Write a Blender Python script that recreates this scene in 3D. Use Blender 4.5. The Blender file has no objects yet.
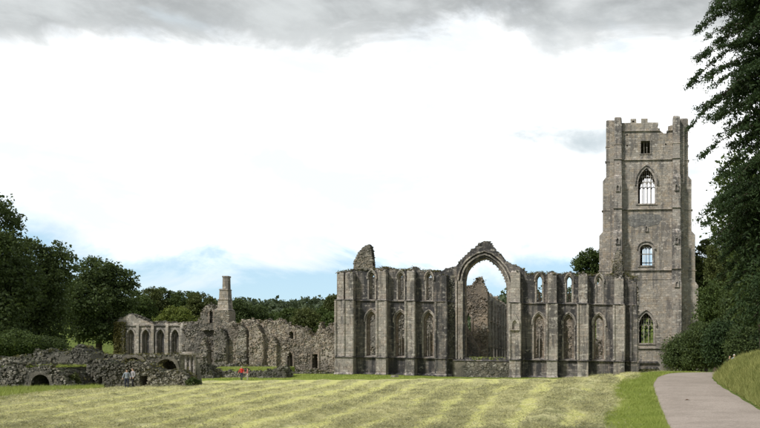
import bpy, math, random
import numpy as np
from mathutils import Vector, noise
from mathutils.geometry import tessellate_polygon

random.seed(7); np.random.seed(7)
R = math.radians
scene = bpy.context.scene
COL = scene.collection

# ------------------------------------------------------------------ camera
F = 759.0; PX = 600.0; HY = 367.0; EYE = 1.6
cam_d = bpy.data.cameras.new('camera'); cam = bpy.data.objects.new('camera', cam_d); COL.objects.link(cam)
cam.location = (0, 0, EYE); cam.rotation_euler = (R(90), 0, 0)
cam_d.sensor_width = 36; cam_d.lens = 36 * F / 760
cam_d.shift_x = (380 - PX) / 760; cam_d.shift_y = (HY - 214) / 760
cam_d.clip_start = 0.1; cam_d.clip_end = 6000
scene.camera = cam

# ------------------------------------------------------------------ light
SUN_AZ, SUN_EL = R(-138), R(44)          # azimuth from +Y towards +X
sd = bpy.data.lights.new('sun', 'SUN'); sun = bpy.data.objects.new('sun', sd); COL.objects.link(sun)
sd.energy = 2.8; sd.angle = R(7); sd.color = (1.0, 0.955, 0.88)
sv = Vector((math.sin(SUN_AZ) * math.cos(SUN_EL), math.cos(SUN_AZ) * math.cos(SUN_EL), math.sin(SUN_EL)))
sun.rotation_euler = sv.to_track_quat('Z', 'Y').to_euler()

world = bpy.data.worlds.new('World'); scene.world = world; world.use_nodes = True
scene.view_settings.view_transform = 'Standard'; scene.view_settings.look = 'None'
scene.view_settings.gamma = 1; scene.view_settings.use_curve_mapping = False
scene.view_settings.exposure = 0.6
scene.render.engine = 'CYCLES'


class NT:
    """tiny node-tree helper"""
    def __init__(s, tree): s.t = tree; s.t.nodes.clear()
    def n(s, typ, **kw):
        nd = s.t.nodes.new(typ)
        for k, v in kw.items():
            if k.startswith('i_'):
                key = k[2:]
                key = int(key) if key.isdigit() else key
                s.set(nd, key, v)
            else: setattr(nd, k, v)
        return nd
    def set(s, nd, key, v):
        sock = nd.inputs[key]
        if isinstance(v, bpy.types.NodeSocket): s.t.links.new(v, sock)
        elif isinstance(v, bpy.types.Node): s.t.links.new(v.outputs[0], sock)
        else: sock.default_value = v
    def math(s, op, a, b=0.0, c=None, clamp=False):
        nd = s.n('ShaderNodeMath', operation=op, use_clamp=clamp); s.set(nd, 0, a); s.set(nd, 1, b)
        if c is not None: s.set(nd, 2, c)
        return nd.outputs[0]
    def sstep(s, v, a, b, lo=0.0, hi=1.0):
        nd = s.n('ShaderNodeMapRange', interpolation_type='SMOOTHSTEP')
        s.set(nd, 0, v); s.set(nd, 1, a); s.set(nd, 2, b); s.set(nd, 3, lo); s.set(nd, 4, hi); return nd.outputs[0]
    def mix(s, fac, a, b, blend='MIX'):
        nd = s.n('ShaderNodeMix', data_type='RGBA', blend_type=blend)
        s.set(nd, 0, fac); s.set(nd, 6, a); s.set(nd, 7, b); return nd.outputs[2]
    def noise(s, vec, scale, detail=4.0, rough=0.55, dist=0.0):
        nd = s.n('ShaderNodeTexNoise'); s.set(nd, 'Vector', vec)
        s.set(nd, 'Scale', scale); s.set(nd, 'Detail', detail); s.set(nd, 'Roughness', rough); s.set(nd, 'Distortion', dist)
        return nd.outputs[0]
    def mapping(s, vec, scale=(1, 1, 1), loc=(0, 0, 0)):
        nd = s.n('ShaderNodeMapping'); s.set(nd, 'Vector', vec); s.set(nd, 'Scale', scale); s.set(nd, 'Location', loc)
        return nd.outputs[0]


def c4(r, g, b): return (r, g, b, 1.0)


# world: Nishita blue seen through broken cloud, a grey deck higher up
t = NT(world.node_tree)
tc = t.n('ShaderNodeTexCoord').outputs['Generated']
sky = t.n('ShaderNodeTexSky', sky_type='NISHITA', sun_disc=False, sun_elevation=SUN_EL,
          sun_rotation=SUN_AZ, air_density=1.0, dust_density=0.6, ozone_density=1.5)
xyz = t.n('ShaderNodeSeparateXYZ', i_0=tc)
el = t.math('MULTIPLY', t.math('ARCSINE', xyz.outputs[2]), 57.2958)      # degrees above the horizon
az = t.math('MULTIPLY', t.math('ARCTAN2', xyz.outputs[0], xyz.outputs[1]), 57.2958)
flat = t.mapping(tc, (1.0, 1.0, 2.6))
n1 = t.noise(flat, 4.6, 7, 0.6, 0.5)
n2 = t.noise(t.mapping(tc, (1, 1, 2.2), (3.1, 1.7, 0.4)), 7.0, 6, 0.6, 0.3)
n3 = t.noise(t.mapping(tc, (1, 1, 1.3), (9.1, 4.7, 2.4)), 1.6, 5, 0.55, 0.2)
# clear-blue openings, mostly low
op = t.math('ADD', t.math('MULTIPLY', t.math('SUBTRACT', n1, 0.5), 2.2), t.math('MULTIPLY', t.math('SUBTRACT', n2, 0.5), 1.3))
low = t.sstep(el, 4.0, 14.0, 0.95, -0.45)
openm = t.sstep(t.math('ADD', op, low), 0.15, 0.80)
blue = t.mix(0.6, sky.outputs[0], c4(3.7, 5.4, 6.6))
cloudw = t.mix(t.sstep(n2, 0.35, 0.62), c4(6.4, 6.8, 7.1), c4(9.8, 9.9, 9.9))
base = t.mix(openm, cloudw, blue)
# grey deck
# (a cloud sheet overhead whose far edge lies along an east-west line ahead)
far = t.math('DIVIDE', xyz.outputs[2], t.math('MAXIMUM', xyz.outputs[1], 0.04))
edge = t.math('ADD', t.math('MINIMUM', far, 3.0), t.math('ADD', t.math('MULTIPLY', t.math('SUBTRACT', n1, 0.5), 0.22), t.math('MULTIPLY', t.math('SUBTRACT', n2, 0.5), 0.16)))
deck = t.sstep(edge, 0.405, 0.465)
deck = t.math('MULTIPLY', deck, t.sstep(n3, 0.32, 0.44, 0.45, 1.0))
dcol = t.mix(t.sstep(t.math('ADD', t.math('MULTIPLY', n2, .6), t.math('MULTIPLY', n1, .4)), 0.36, 0.64), c4(2.2, 2.32, 2.36), c4(4.4, 4.65, 4.7))
base = t.mix(t.math('MULTIPLY', deck, 0.93), base, dcol)
# small grey cloudlets drifting under the white
n4 = t.noise(t.mapping(tc, (1, 1, 3.2), (0.35, 0.2, 0.05)), 5.2, 5, 0.5, 0.2)
small = t.math('MULTIPLY', t.sstep(n4, 0.60, 0.70), t.sstep(el, 11.0, 15.0))
base = t.mix(t.math('MULTIPLY', small, 0.55), base, c4(4.6, 5.2, 5.6))
dd = t.math('ADD', t.math('POWER', t.math('DIVIDE', t.math('ADD', az, 2.7), 3.6), 2.0), t.math('POWER', t.math('DIVIDE', t.math('SUBTRACT', el, 16.9), 1.15), 2.0))
dd = t.math('ADD', dd, t.math('ADD', t.math('MULTIPLY', t.math('SUBTRACT', n2, 0.5), 5.0), t.math('MULTIPLY', t.math('SUBTRACT', n1, 0.5), 4.0)))
base = t.mix(t.sstep(dd, 2.4, -0.2, 0.0, 0.85), base, c4(3.6, 4.2, 4.5))
bg = t.n('ShaderNodeBackground'); t.set(bg, 0, base); t.set(bg, 1, 0.1)
wo = t.n('ShaderNodeOutputWorld'); t.set(wo, 0, bg)

# ------------------------------------------------------------------ materials
MATS = {}
def new_mat(name):
    m = bpy.data.materials.new(name); m.use_nodes = True; MATS[name] = m
    return m, NT(m.node_tree)
def finish(t, color, rough=0.9, normal=None, spec=0.2):
    p = t.n('ShaderNodeBsdfPrincipled'); t.set(p, 'Base Color', color); t.set(p, 'Roughness', rough)
    t.set(p, 'Specular IOR Level', spec)
    if normal is not None: t.set(p, 'Normal', normal)
    o = t.n('ShaderNodeOutputMaterial'); t.set(o, 0, p.outputs[0]); return p
def plain(name, col, rough=0.85):
    m, t = new_mat(name)
    g = t.n('ShaderNodeNewGeometry')
    n = t.noise(g.outputs['Position'], 9.0, 4)
    finish(t, t.mix(t.sstep(n, 0.3, 0.7), c4(*[c * 0.8 for c in col]), c4(*[min(1, c * 1.15) for c in col])), rough)

def ashlar(name, mid, dark, warm, pale, course=0.36, stain=0.8, stain_lo=0.42, pale_lo=0.60):
    """coursed ashlar with weather streaks: wall plane from world x+y, z"""
    m, t = new_mat(name)
    g = t.n('ShaderNodeNewGeometry'); pos = g.outputs['Position']
    s = t.n('ShaderNodeSeparateXYZ', i_0=pos)
    u = t.math('ADD', s.outputs[0], t.math('MULTIPLY', s.outputs[1], 0.93))
    cv = t.n('ShaderNodeCombineXYZ')
    wz = t.n('ShaderNodeCombineXYZ'); t.set(wz, 2, t.math('MULTIPLY', s.outputs[2], 0.45))          # uneven course heights
    t.set(cv, 0, t.math('ADD', u, t.math('MULTIPLY', t.noise(pos, 1.1, 3), 0.35)))
    t.set(cv, 1, t.math('ADD', s.outputs[2], t.math('ADD', t.math('MULTIPLY', t.noise(wz.outputs[0], 1.0, 2), 1.6), t.math('MULTIPLY', t.noise(pos, 0.8, 4), 0.10))))
    br = t.n('ShaderNodeTexBrick', offset=0.5, squash=1.0)
    t.set(br, 'Vector', cv); t.set(br, 'Color1', c4(0.0, 0, 0)); t.set(br, 'Color2', c4(1, 1, 1)); t.set(br, 'Mortar', c4(0.5, 0.5, 0.5))
    t.set(br, 'Scale', 1.0); t.set(br, 'Mortar Size', 0.022); t.set(br, 'Mortar Smooth', 0.3)
    t.set(br, 'Brick Width', course * 1.9); t.set(br, 'Row Height', course)
    bv = t.n('ShaderNodeRGBToBW', i_0=br.outputs['Color']).outputs[0]
    n_big = t.noise(pos, 0.16, 5, 0.62)
    n_mid = t.noise(pos, 0.9, 6, 0.65)
    n_fine = t.noise(pos, 7.0, 5, 0.7)
    streak = t.noise(t.mapping(pos, (1.1, 1.1, 0.10)), 1.0, 5, 0.65, 0.3)
    spk = t.noise(pos, 2.3, 8, 0.75, 0.3)
    col = t.mix(t.sstep(bv, 0.1, 0.9), c4(*[x * 0.90 for x in mid]), c4(*[x * 1.12 for x in mid]))
    col = t.mix(t.sstep(t.math('ADD', t.math('MULTIPLY', t.math('ADD', t.math('MULTIPLY', n_mid, .55), t.math('MULTIPLY', n_big, .5)), 0.7), t.math('MULTIPLY', bv, 0.16)), 0.39, 0.52, 0, 0.85), col, c4(*warm))
    col = t.mix(t.sstep(t.math('ADD', t.math('MULTIPLY', streak, 0.65), t.math('MULTIPLY', n_big, 0.45)), stain_lo + 0.07, stain_lo + 0.19, 0, stain), col, c4(*dark))
    col = t.mix(t.sstep(t.math('ADD', t.math('MULTIPLY', spk, 0.8), t.math('MULTIPLY', bv, 0.16)), pale_lo - 0.10, pale_lo + 0.03, 0, 0.8), col, c4(*pale))
    col = t.mix(t.sstep(spk, 0.34, 0.46, 0.72, 0.0), col, c4(*[x * 0.7 for x in dark]))
    col = t.mix(t.sstep(n_fine, 0.35, 0.7, 0.0, 0.6), t.mix(0.4, col, c4(0.03, 0.03, 0.028)), col)
    col = t.mix(t.math('MULTIPLY', br.outputs['Fac'], 0.22), col, c4(*[x * 0.4 for x in mid]))
    h = t.math('ADD', t.math('MULTIPLY', t.math('SUBTRACT', 1.0, br.outputs['Fac']), 0.3), t.math('ADD', t.math('MULTIPLY', n_fine, 0.6), t.math('MULTIPLY', spk, 1.1)))
    bp = t.n('ShaderNodeBump'); t.set(bp, 'Height', h); t.set(bp, 'Strength', 1.0); t.set(bp, 'Distance', 0.10)
    finish(t, col, 0.95, bp.outputs[0], 0.1)

ashlar('chapel_stone', (0.225, 0.21, 0.20), (0.052, 0.053, 0.060), (0.30, 0.25, 0.215), (0.50, 0.47, 0.44), 0.36, 0.92, 0.395, 0.615)
ashlar('dressed_stone', (0.45, 0.415, 0.38), (0.115, 0.112, 0.114), (0.43, 0.355, 0.30), (0.68, 0.645, 0.60), 0.42, 0.85, 0.45, 0.59)
ashlar('tower_stone', (0.445, 0.41, 0.365), (0.15, 0.147, 0.148), (0.44, 0.36, 0.27), (0.70, 0.66, 0.61), 0.42, 0.72, 0.455, 0.595)
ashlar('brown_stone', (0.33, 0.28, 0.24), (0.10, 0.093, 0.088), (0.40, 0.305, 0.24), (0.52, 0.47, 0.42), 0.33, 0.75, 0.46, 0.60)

def rubble(name, cols, mossy=0.3):
    m, t = new_mat(name)
    g = t.n('ShaderNodeNewGeometry'); pos = g.outputs['Position']
    rnd = g.outputs['Random Per Island']
    cr = t.n('ShaderNodeValToRGB'); e = cr.color_ramp.elements
    while len(e) < len(cols): e.new(0.5)
    for i, c in enumerate(cols):
        e[i].position = i / (len(cols) - 1); e[i].color = c4(*c)
    t.set(cr, 0, rnd)
    n_big = t.noise(pos, 0.28, 5, 0.6); n_mid = t.noise(pos, 1.6, 5, 0.65); n_f = t.noise(pos, 9.0, 5, 0.7)
    col = t.mix(t.sstep(n_big, 0.42, 0.62, 0, 0.7), cr.outputs[0], c4(*cols[0]))
    col = t.mix(t.sstep(n_mid, 0.55, 0.68, 0, 0.5), col, c4(*cols[-1]))
    s = t.n('ShaderNodeSeparateXYZ', i_0=g.outputs['Normal'])
    up = t.math('MULTIPLY', t.sstep(s.outputs[2], 0.35, 0.8), t.sstep(n_mid, 0.40, 0.52, 0, mossy * 2.0))
    col = t.mix(t.math('MINIMUM', up, 0.85), col, c4(0.075, 0.095, 0.032))
    col = t.mix(t.sstep(n_f, 0.34, 0.7), t.mix(0.55, col, c4(0.02, 0.02, 0.018)), col)
    bp = t.n('ShaderNodeBump'); t.set(bp, 'Height', t.math('ADD', n_f, t.math('MULTIPLY', n_mid, 1.2))); t.set(bp, 'Strength', 0.9); t.set(bp, 'Distance', 0.09)
    finish(t, col, 0.95, bp.outputs[0], 0.1)
rubble('rubble_stone', [(0.145, 0.138, 0.13), (0.28, 0.26, 0.23), (0.36, 0.305, 0.245), (0.52, 0.49, 0.44)], 0.25)
rubble('rubble_warm', [(0.18, 0.16, 0.145), (0.35, 0.30, 0.25), (0.44, 0.35, 0.265), (0.60, 0.55, 0.48)], 0.2)
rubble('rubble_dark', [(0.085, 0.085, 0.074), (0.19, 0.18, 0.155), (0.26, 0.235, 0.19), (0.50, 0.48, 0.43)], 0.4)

def leafmat(name, a, b, trans=0.3):
    m, t = new_mat(name)
    g = t.n('ShaderNodeNewGeometry')
    n = t.noise(g.outputs['Position'], 0.5, 3)
    f = t.math('ADD', t.math('MULTIPLY', g.outputs['Random Per Island'], 0.65), t.math('MULTIPLY', t.math('SUBTRACT', n, 0.35), 1.1), clamp=True)
    col = t.mix(f, c4(*a), c4(*b))
    d = t.n('ShaderNodeBsdfPrincipled'); t.set(d, 'Base Color', col); t.set(d, 'Roughness', 0.65); t.set(d, 'Specular IOR Level', 0.2)
    tr = t.n('ShaderNodeBsdfTranslucent'); t.set(tr, 0, t.mix(0.5, col, c4(b[0] * 1.3, b[1] * 1.2, b[2] * 0.8)))
    mx = t.n('ShaderNodeMixShader'); t.set(mx, 0, trans); t.set(mx, 1, d.outputs[0]); t.set(mx, 2, tr.outputs[0])
    o = t.n('ShaderNodeOutputMaterial'); t.set(o, 0, mx.outputs[0])
leafmat('leaf_dark', (0.030, 0.047, 0.019), (0.092, 0.128, 0.044))
leafmat('leaf_mid', (0.030, 0.052, 0.016), (0.092, 0.130, 0.038))
leafmat('leaf_olive', (0.040, 0.055, 0.018), (0.110, 0.130, 0.042))
leafmat('leaf_lime', (0.09, 0.125, 0.025), (0.19, 0.225, 0.06))
leafmat('leaf_far', (0.040, 0.062, 0.036), (0.090, 0.118, 0.060), 0.2)
leafmat('leaf_conifer', (0.013, 0.028, 0.012), (0.052, 0.086, 0.030), 0.2)
leafmat('leaf_wall', (0.06, 0.065, 0.022), (0.17, 0.155, 0.06))
leafmat('grass_lush', (0.14, 0.20, 0.035), (0.35, 0.40, 0.11), 0.3)
leafmat('grass_tall', (0.09, 0.125, 0.03), (0.40, 0.40, 0.15), 0.3)
leafmat('hay_tuft', (0.10, 0.115, 0.06), (0.32, 0.31, 0.18), 0.15)
leafmat('hay', (0.42, 0.43, 0.15), (0.72, 0.68, 0.33), 0.2)
leafmat('hay_row', (0.27, 0.28, 0.13), (0.68, 0.645, 0.37), 0.2)
plain('bark', (0.065, 0.052, 0.04)); plain('skin', (0.50, 0.33, 0.25), 0.6)
plain('hair_dark', (0.03, 0.022, 0.018)); plain('hair_white', (0.62, 0.60, 0.57)); plain('hair_brown', (0.09, 0.055, 0.03))
plain('cloth_red', (0.52, 0.035, 0.03)); plain('cloth_rose', (0.42, 0.16, 0.14)); plain('cloth_navy', (0.03, 0.035, 0.06)); plain('cloth_grey', (0.28, 0.27, 0.29))
plain('cloth_blue', (0.22, 0.25, 0.30)); plain('cloth_black', (0.02, 0.02, 0.022)); plain('cloth_cream', (0.55, 0.50, 0.43))
plain('cloth_pale_blue', (0.45, 0.52, 0.68)); plain('cloth_white', (0.7, 0.69, 0.66)); plain('shoe', (0.05, 0.045, 0.04))
plain('dead_leaf', (0.08, 0.04, 0.02)); plain('dark_void', (0.02, 0.02, 0.02))

# ground: colours follow what grows there (attribute: R = raked hay row, G = mown, B = lush)
m, t = new_mat('field_grass')
att = t.n('ShaderNodeAttribute', attribute_name='cover'); sc = t.n('ShaderNodeSeparateColor', i_0=att.outputs['Color'])
g = t.n('ShaderNodeNewGeometry'); pos = g.outputs['Position']
nA = t.noise(pos, 0.35, 5, 0.6); nB = t.noise(pos, 2.2, 6, 0.65); nC = t.noise(pos, 13.0, 5, 0.7)
stub = t.mix(t.sstep(nB, 0.36, 0.64), c4(0.52, 0.53, 0.18), c4(0.72, 0.69, 0.34))
stub = t.mix(t.sstep(nA, 0.40, 0.62, 0, 0.6), stub, c4(0.66, 0.66, 0.25))
hay = t.mix(t.sstep(nB, 0.34, 0.62), c4(0.30, 0.31, 0.14), c4(0.60, 0.57, 0.31))
rowm = t.sstep(t.math('ADD', sc.outputs[0], t.math('MULTIPLY', t.math('SUBTRACT', nB, 0.5), 0.6)), 0.40, 0.66)
mown = t.mix(rowm, stub, hay)
mown = t.mix(t.sstep(nC, 0.40, 0.56, 0.35, 0.0), mown, c4(0.14, 0.15, 0.06))
wild = t.mix(t.sstep(nB, 0.35, 0.65), c4(0.07, 0.105, 0.022), c4(0.16, 0.195, 0.05))
lush = t.mix(t.sstep(t.math('ADD', t.math('MULTIPLY', nB, .5), t.math('MULTIPLY', nA, .5)), 0.40, 0.60), c4(0.12, 0.19, 0.03), c4(0.38, 0.42, 0.11))
colr = t.mix(sc.outputs[1], wild, mown)
colr = t.mix(sc.outputs[2], colr, lush)
bp = t.n('ShaderNodeBump'); t.set(bp, 'Height', t.math('ADD', nC, nB)); t.set(bp, 'Strength', 1.0); t.set(bp, 'Distance', 0.09)
finish(t, colr, 0.95, bp.outputs[0], 0.1)

m, t = new_mat('path_gravel')
g = t.n('ShaderNodeNewGeometry'); pos = g.outputs['Position']
nA = t.noise(pos, 0.5, 5, 0.6); nB = t.noise(pos, 5.0, 5, 0.65); vo = t.n('ShaderNodeTexVoronoi'); t.set(vo, 'Vector', pos); t.set(vo, 'Scale', 26.0)
col = t.mix(t.sstep(nA, 0.35, 0.65), c4(0.285, 0.245, 0.215), c4(0.375, 0.325, 0.29))
col = t.mix(t.sstep(nB, 0.4, 0.65, 0, 0.35), col, c4(0.44, 0.39, 0.34))
nD = t.noise(pos, 17.0, 4, .7); col = t.mix(t.sstep(nD, .36, .6, .4, 0.0), col, c4(0.19, 0.16, 0.135))
vb = t.n('ShaderNodeRGBToBW', i_0=vo.outputs['Color']).outputs[0]
col = t.mix(t.sstep(vb, 0.2, 0.8, 0.35, 0.0), col, c4(0.15, 0.125, 0.11))
bp = t.n('ShaderNodeBump'); t.set(bp, 'Height', vo.outputs['Distance']); t.set(bp, 'Strength', 0.5); t.set(bp, 'Distance', 0.02)
finish(t, col, 0.9, bp.outputs[0], 0.15)

# ------------------------------------------------------------------ object helpers
def tag(o, label=None, cat=None, group=None, kind=None):
    if label: o['label'] = label
    if cat: o['category'] = cat
    if group: o['group'] = group
    if kind: o['kind'] = kind
    return o
def empty(name, loc, label=None, cat=None, group=None):
    o = bpy.data.objects.new(name, None); COL.objects.link(o); o.location = loc
    o.empty_display_size = 0.5
    return tag(o, label, cat, group)
def world_loc(o):
    v = Vector(o.location)
    while o.parent: o = o.parent; v = v + o.location
    return v
def link_mesh(name, me, mat, parent=None, kind=None):
    if mat: me.materials.append(MATS[mat] if isinstance(mat, str) else mat)
    o = bpy.data.objects.new(name, me); COL.objects.link(o)
    if parent: o.parent = parent
    if kind: o['kind'] = kind
    return o

class MB:
    """collects solids in local (u, d, w) coordinates; build() maps them to the world and links ONE mesh"""
    def __init__(s): s.v = []; s.f = []
    def box(s, x0, x1, y0, y1, z0, z1, j=0.0):
        b = len(s.v)
        for (x, y, z) in ((x0, y0, z0), (x1, y0, z0), (x1, y1, z0), (x0, y1, z0), (x0, y0, z1), (x1, y0, z1), (x1, y1, z1), (x0, y1, z1)):
            s.v.append((x + random.uniform(-j, j), y + random.uniform(-j, j), z + random.uniform(-j, j)))
        s.f += [tuple(b + i for i in q) for q in ((0, 1, 5, 4), (1, 2, 6, 5), (2, 3, 7, 6), (3, 0, 4, 7), (4, 5, 6, 7), (3, 2, 1, 0))]
    def hexa(s, a, c):
        """a: 4 points of the bottom, c: 4 points of the top"""
        b = len(s.v); s.v += list(a) + list(c)
        s.f += [tuple(b + i for i in q) for q in ((0, 1, 5, 4), (1, 2, 6, 5), (2, 3, 7, 6), (3, 0, 4, 7), (4, 5, 6, 7), (3, 2, 1, 0))]
    def slab(s, loops, y0, y1):
        flat = [p for l in loops for p in l]
        tris = tessellate_polygon([[Vector((p[0], p[1], 0)) for p in l] for l in loops])
        b = len(s.v); n = len(flat)
        s.v += [(p[0], y0, p[1]) for p in flat] + [(p[0], y1, p[1]) for p in flat]
        for tr in tris:
            s.f.append(tuple(b + i for i in tr)); s.f.append(tuple(b + n + i for i in reversed(tr)))
        k = 0
        for l in loops:
            m = len(l)
            for i in range(m):
                a, c = k + i, k + (i + 1) % m
                s.f.append((b + a, b + c, b + n + c, b + n + a))
            k += m
    def ring(s, outer, inner, y0, y1, closed=False):
        n = len(outer); b = len(s.v)
        for p, q in zip(outer, inner):
            s.v += [(p[0], y0, p[1]), (q[0], y0, q[1]), (q[0], y1, q[1]), (p[0], y1, p[1])]
        for i in range(n if closed else n - 1):
            a = b + 4 * i; c = b + 4 * ((i + 1) % n)
            for k in range(4): s.f.append((a + k, a + (k + 1) % 4, c + (k + 1) % 4, c + k))
        if not closed:
            s.f.append((b, b + 1, b + 2, b + 3)); e = b + 4 * (n - 1); s.f.append((e + 3, e + 2, e + 1, e))
    def tube(s, pts, rad, n=6):
        b = len(s.v); pts = [Vector(p) for p in pts]
        for i, p in enumerate(pts):
            d = (pts[min(i + 1, len(pts) - 1)] - pts[max(i - 1, 0)]).normalized()
            a = d.orthogonal().normalized(); c = d.cross(a)
            for k in range(n):
                th = 2 * math.pi * k / n
                s.v.append(tuple(p + (a * math.cos(th) + c * math.sin(th)) * rad[i]))
        for i in range(len(pts) - 1):
            for k in range(n):
                s.f.append((b + i * n + k, b + i * n + (k + 1) % n, b + (i + 1) * n + (k + 1) % n, b + (i + 1) * n + k))
        s.f.append(tuple(b + (len(pts) - 1) * n + k for k in range(n)))
    def build(s, name, mat, parent=None, tf=None, kind=None, smooth=False):
        off = world_loc(parent) if parent else Vector((0, 0, 0))
        vs = [tf(*p) for p in s.v] if tf else s.v
        me = bpy.data.meshes.new(name)
        me.from_pydata([(p[0] - off.x, p[1] - off.y, p[2] - off.z) for p in vs], [], s.f); me.update()
        if smooth: me.polygons.foreach_set('use_smooth', [True] * len(me.polygons))
        return link_mesh(name, me, mat, parent, kind)

def view_map(D, shear=0.0, u0=340.0):
    """(u, depth, w): u and w in units of D/759 m, so that a wall standing D metres off keeps its measured proportions"""
    k = D / F
    def tf(u, d, w): return ((u - PX) * k, D + d, EYE + (HY - 376 + w - shear * (u - u0)) * k)
    return tf
def W(py): return 376.0 - py

def arch_pts(cx, half, spring, apex, n=8, flat=False):
    """left springing over the crown to the right springing, in (u, w)"""
    r = apex - spring; h = half; out = []
    if flat or r < h * 1.001:
        for i in range(2 * n + 1):
            a = math.pi * (1 - i / (2 * n)); out.append((cx + h * math.cos(a), spring + r * math.sin(a)))
        return out
    Rr = (h * h + r * r) / (2 * h); am = math.atan2(r, Rr - h)
    right = [(cx + h - Rr + Rr * math.cos(am * i / n), spring + Rr * math.sin(am * i / n)) for i in range(n + 1)]
    left = [(2 * cx - x, z) for x, z in right]
    return left + right[::-1][1:]
def lancet(cx, half, sill, spring, apex, n=8, flat=False):
    return [(cx - half, sill)] + arch_pts(cx, half, spring, apex, n, flat) + [(cx + half, sill)]

def inside(poly, x, z):
    c = False; n = len(poly); j = n - 1
    for i in range(n):
        xi, zi = poly[i]; xj, zj = poly[j]
        if (zi > z) != (zj > z) and x < (xj - xi) * (z - zi) / (zj - zi) + xi: c = not c
        j = i
    return c

def leaf_mesh(name, cen, size, mat, parent=None, kind=None, aspect=0.6, up=0.0, seed=0):
    """many small leaf-sized rhombs, one mesh; cen in world space"""
    rg = np.random.default_rng(seed + len(cen))
    n = len(cen)
    a = rg.normal(size=(n, 3)); a[:, 2] *= (1 - up * 0.6); a /= np.linalg.norm(a, axis=1, keepdims=True)
    r = rg.normal(size=(n, 3)); b = np.cross(a, r); b /= np.linalg.norm(b, axis=1, keepdims=True)
    s = np.asarray(size).reshape(-1, 1) * np.ones((n, 1))
    v = np.stack([cen - a * s, cen - b * s * aspect, cen + a * s, cen + b * s * aspect], 1).reshape(-1, 3)
    return quads(name, v, mat, parent, kind)
def quads(name, v, mat, parent=None, kind=None, k=4):
    if parent: v = v - np.array(world_loc(parent))
    n = len(v) // k
    me = bpy.data.meshes.new(name)
    me.vertices.add(n * k); me.vertices.foreach_set('co', v.astype(np.float32).ravel())
    me.loops.add(n * k); me.loops.foreach_set('vertex_index', np.arange(n * k, dtype=np.int32))
    me.polygons.add(n); me.polygons.foreach_set('loop_start', np.arange(0, n * k, k, dtype=np.int32))
    me.update(calc_edges=True)
    return link_mesh(name, me, mat, parent, kind)
def blades(name, pos, h, wd, mat, parent=None, kind='stuff', lean=0.5, seed=1):
    """grass blades: one thin triangle each"""
    rg = np.random.default_rng(seed); n = len(pos)
    th = rg.uniform(0, 2 * np.pi, n); d = np.stack([np.cos(th), np.sin(th), np.zeros(n)], 1)
    th2 = rg.uniform(0, 2 * np.pi, n); l = np.stack([np.cos(th2), np.sin(th2), np.zeros(n)], 1)
    h = (h * np.ones(n))[:, None] * rg.uniform(0.55, 1.2, (n, 1)); wd = (wd * np.ones(n))[:, None]
    tip = pos + l * h * lean * rg.uniform(0.3, 1.5, (n, 1)); tip[:, 2] += h[:, 0] * rg.uniform(0.5, 1.0, n)
    v = np.stack([pos - d * wd, pos + d * wd, tip], 1).reshape(-1, 3)
    return quads(name, v, mat, parent, kind, 3)

# ------------------------------------------------------------------ terrain
def sst(a, b, x):
    tt = np.clip((x - a) / (b - a), 0, 1); return tt * tt * (3 - 2 * tt)
PD = np.array([0, 12, 20.3, 27.8, 34, 41.3, 51, 58, 66, 75, 88, 105])
PXX = np.array([3.2, 3.35, 3.6, 4.0, 4.25, 4.62, 5.6, 7.1, 10.2, 15.5, 25, 40])
PZ = np.array([-.03, -.03, -.02, .03, .34, .62, .90, 1.13, 1.10, .85, .6, .4])
HALF = 1.85
def smooth_interp(x, xp, fp):
    return (np.interp(x - 2.0, xp, fp) + np.interp(x, xp, fp) * 2 + np.interp(x + 2.0, xp, fp)) / 4
def path_x(y): return smooth_interp(y, PD, PXX)
def base_h(x, y):
    x = np.asarray(x, float); y = np.asarray(y, float)
    px = path_x(y)
    # the path's low rise, dying away into the field
    z = smooth_interp(y, PD, PZ) * sst(-17, -3, x - px)
    z = z * (1 - sst(82, 112, y) * 0.75)
    # bank right of the path
    r = x - (px + HALF + 0.35)
    bank = 1.05 * (1 - np.exp(-np.clip(r, 0, 60) / 0.8)) + 0.17 * np.clip(r, 0, 14)
    z = z + bank * sst(24, 40, y) * (1 - 0.5 * sst(62, 85, y))
    # valley sides
    tl = -x - 0.69 * y
    z = z + np.clip(0.42 * tl, 0, 24) * sst(84, 118, y)
    z = z + np.clip((y - 168) * 0.125, 0, 31) * 1.0
    z = z + 5.0 * sst(260, 420, y) * np.sin(x * 0.013 + 1.1)
    z = z + np.clip((y - 460) * 0.02, 0, 60)
    # the mown field drops a little at the left towards the ruins
    z = z - 0.35 * sst(-24, -48, x) * sst(40, 62, y) * (1 - sst(80, 100, y))
    z = z + 0.55 * sst(92, 112, y) * sst(-14, -36, x) * sst(-66, -60, x)
    return z
def row_mask(x, y):
    c = x / (1 + 0.0408 * y)
    wob = 0.16 * np.sin(y * 0.11 + c * 1.3) + 0.06 * np.sin(y * 0.53 + c * 3.1) + .03 * np.sin(y * 1.31 + c * 5.3)
    patch = np.sin(x * .43 + 1.7 * np.sin(y * .19)) * np.sin(y * .31 + x * .17 + .8) + .7 * np.sin(x * 1.3 + y * .7 + 2 * np.sin(y * .45)) * np.sin(y * .9 - x * .5)
    fill = 0.08 + 0.26 * sst(-8, -3, c)                                  # rows closer to the path are less clearly raked
    return np.clip(0.5 + 0.5 * np.cos(2 * np.pi * (c * 1.3 + wob)) + fill * (.55 + patch * .9), 0, 1)
def mown_mask(x, y):
    px = path_x(y)
    m_ = 1 - sst(-3.6, -2.9, x - px + 0.35 * np.sin(y * 0.35))         # verge by the path
    edge2 = -31.0 - (y - 39) * 0.50                                     # unmown bank at the far left
    m_ = m_ * sst(-1.2, 0.8, x - edge2)
    m_ = m_ * (1 - sst(91, 94, y + 0.02 * x + 1.2 * np.sin(x * 0.21) - 8 * sst(-32, -20, x)))                   # strip of lawn in front of the ruins
    return m_
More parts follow.
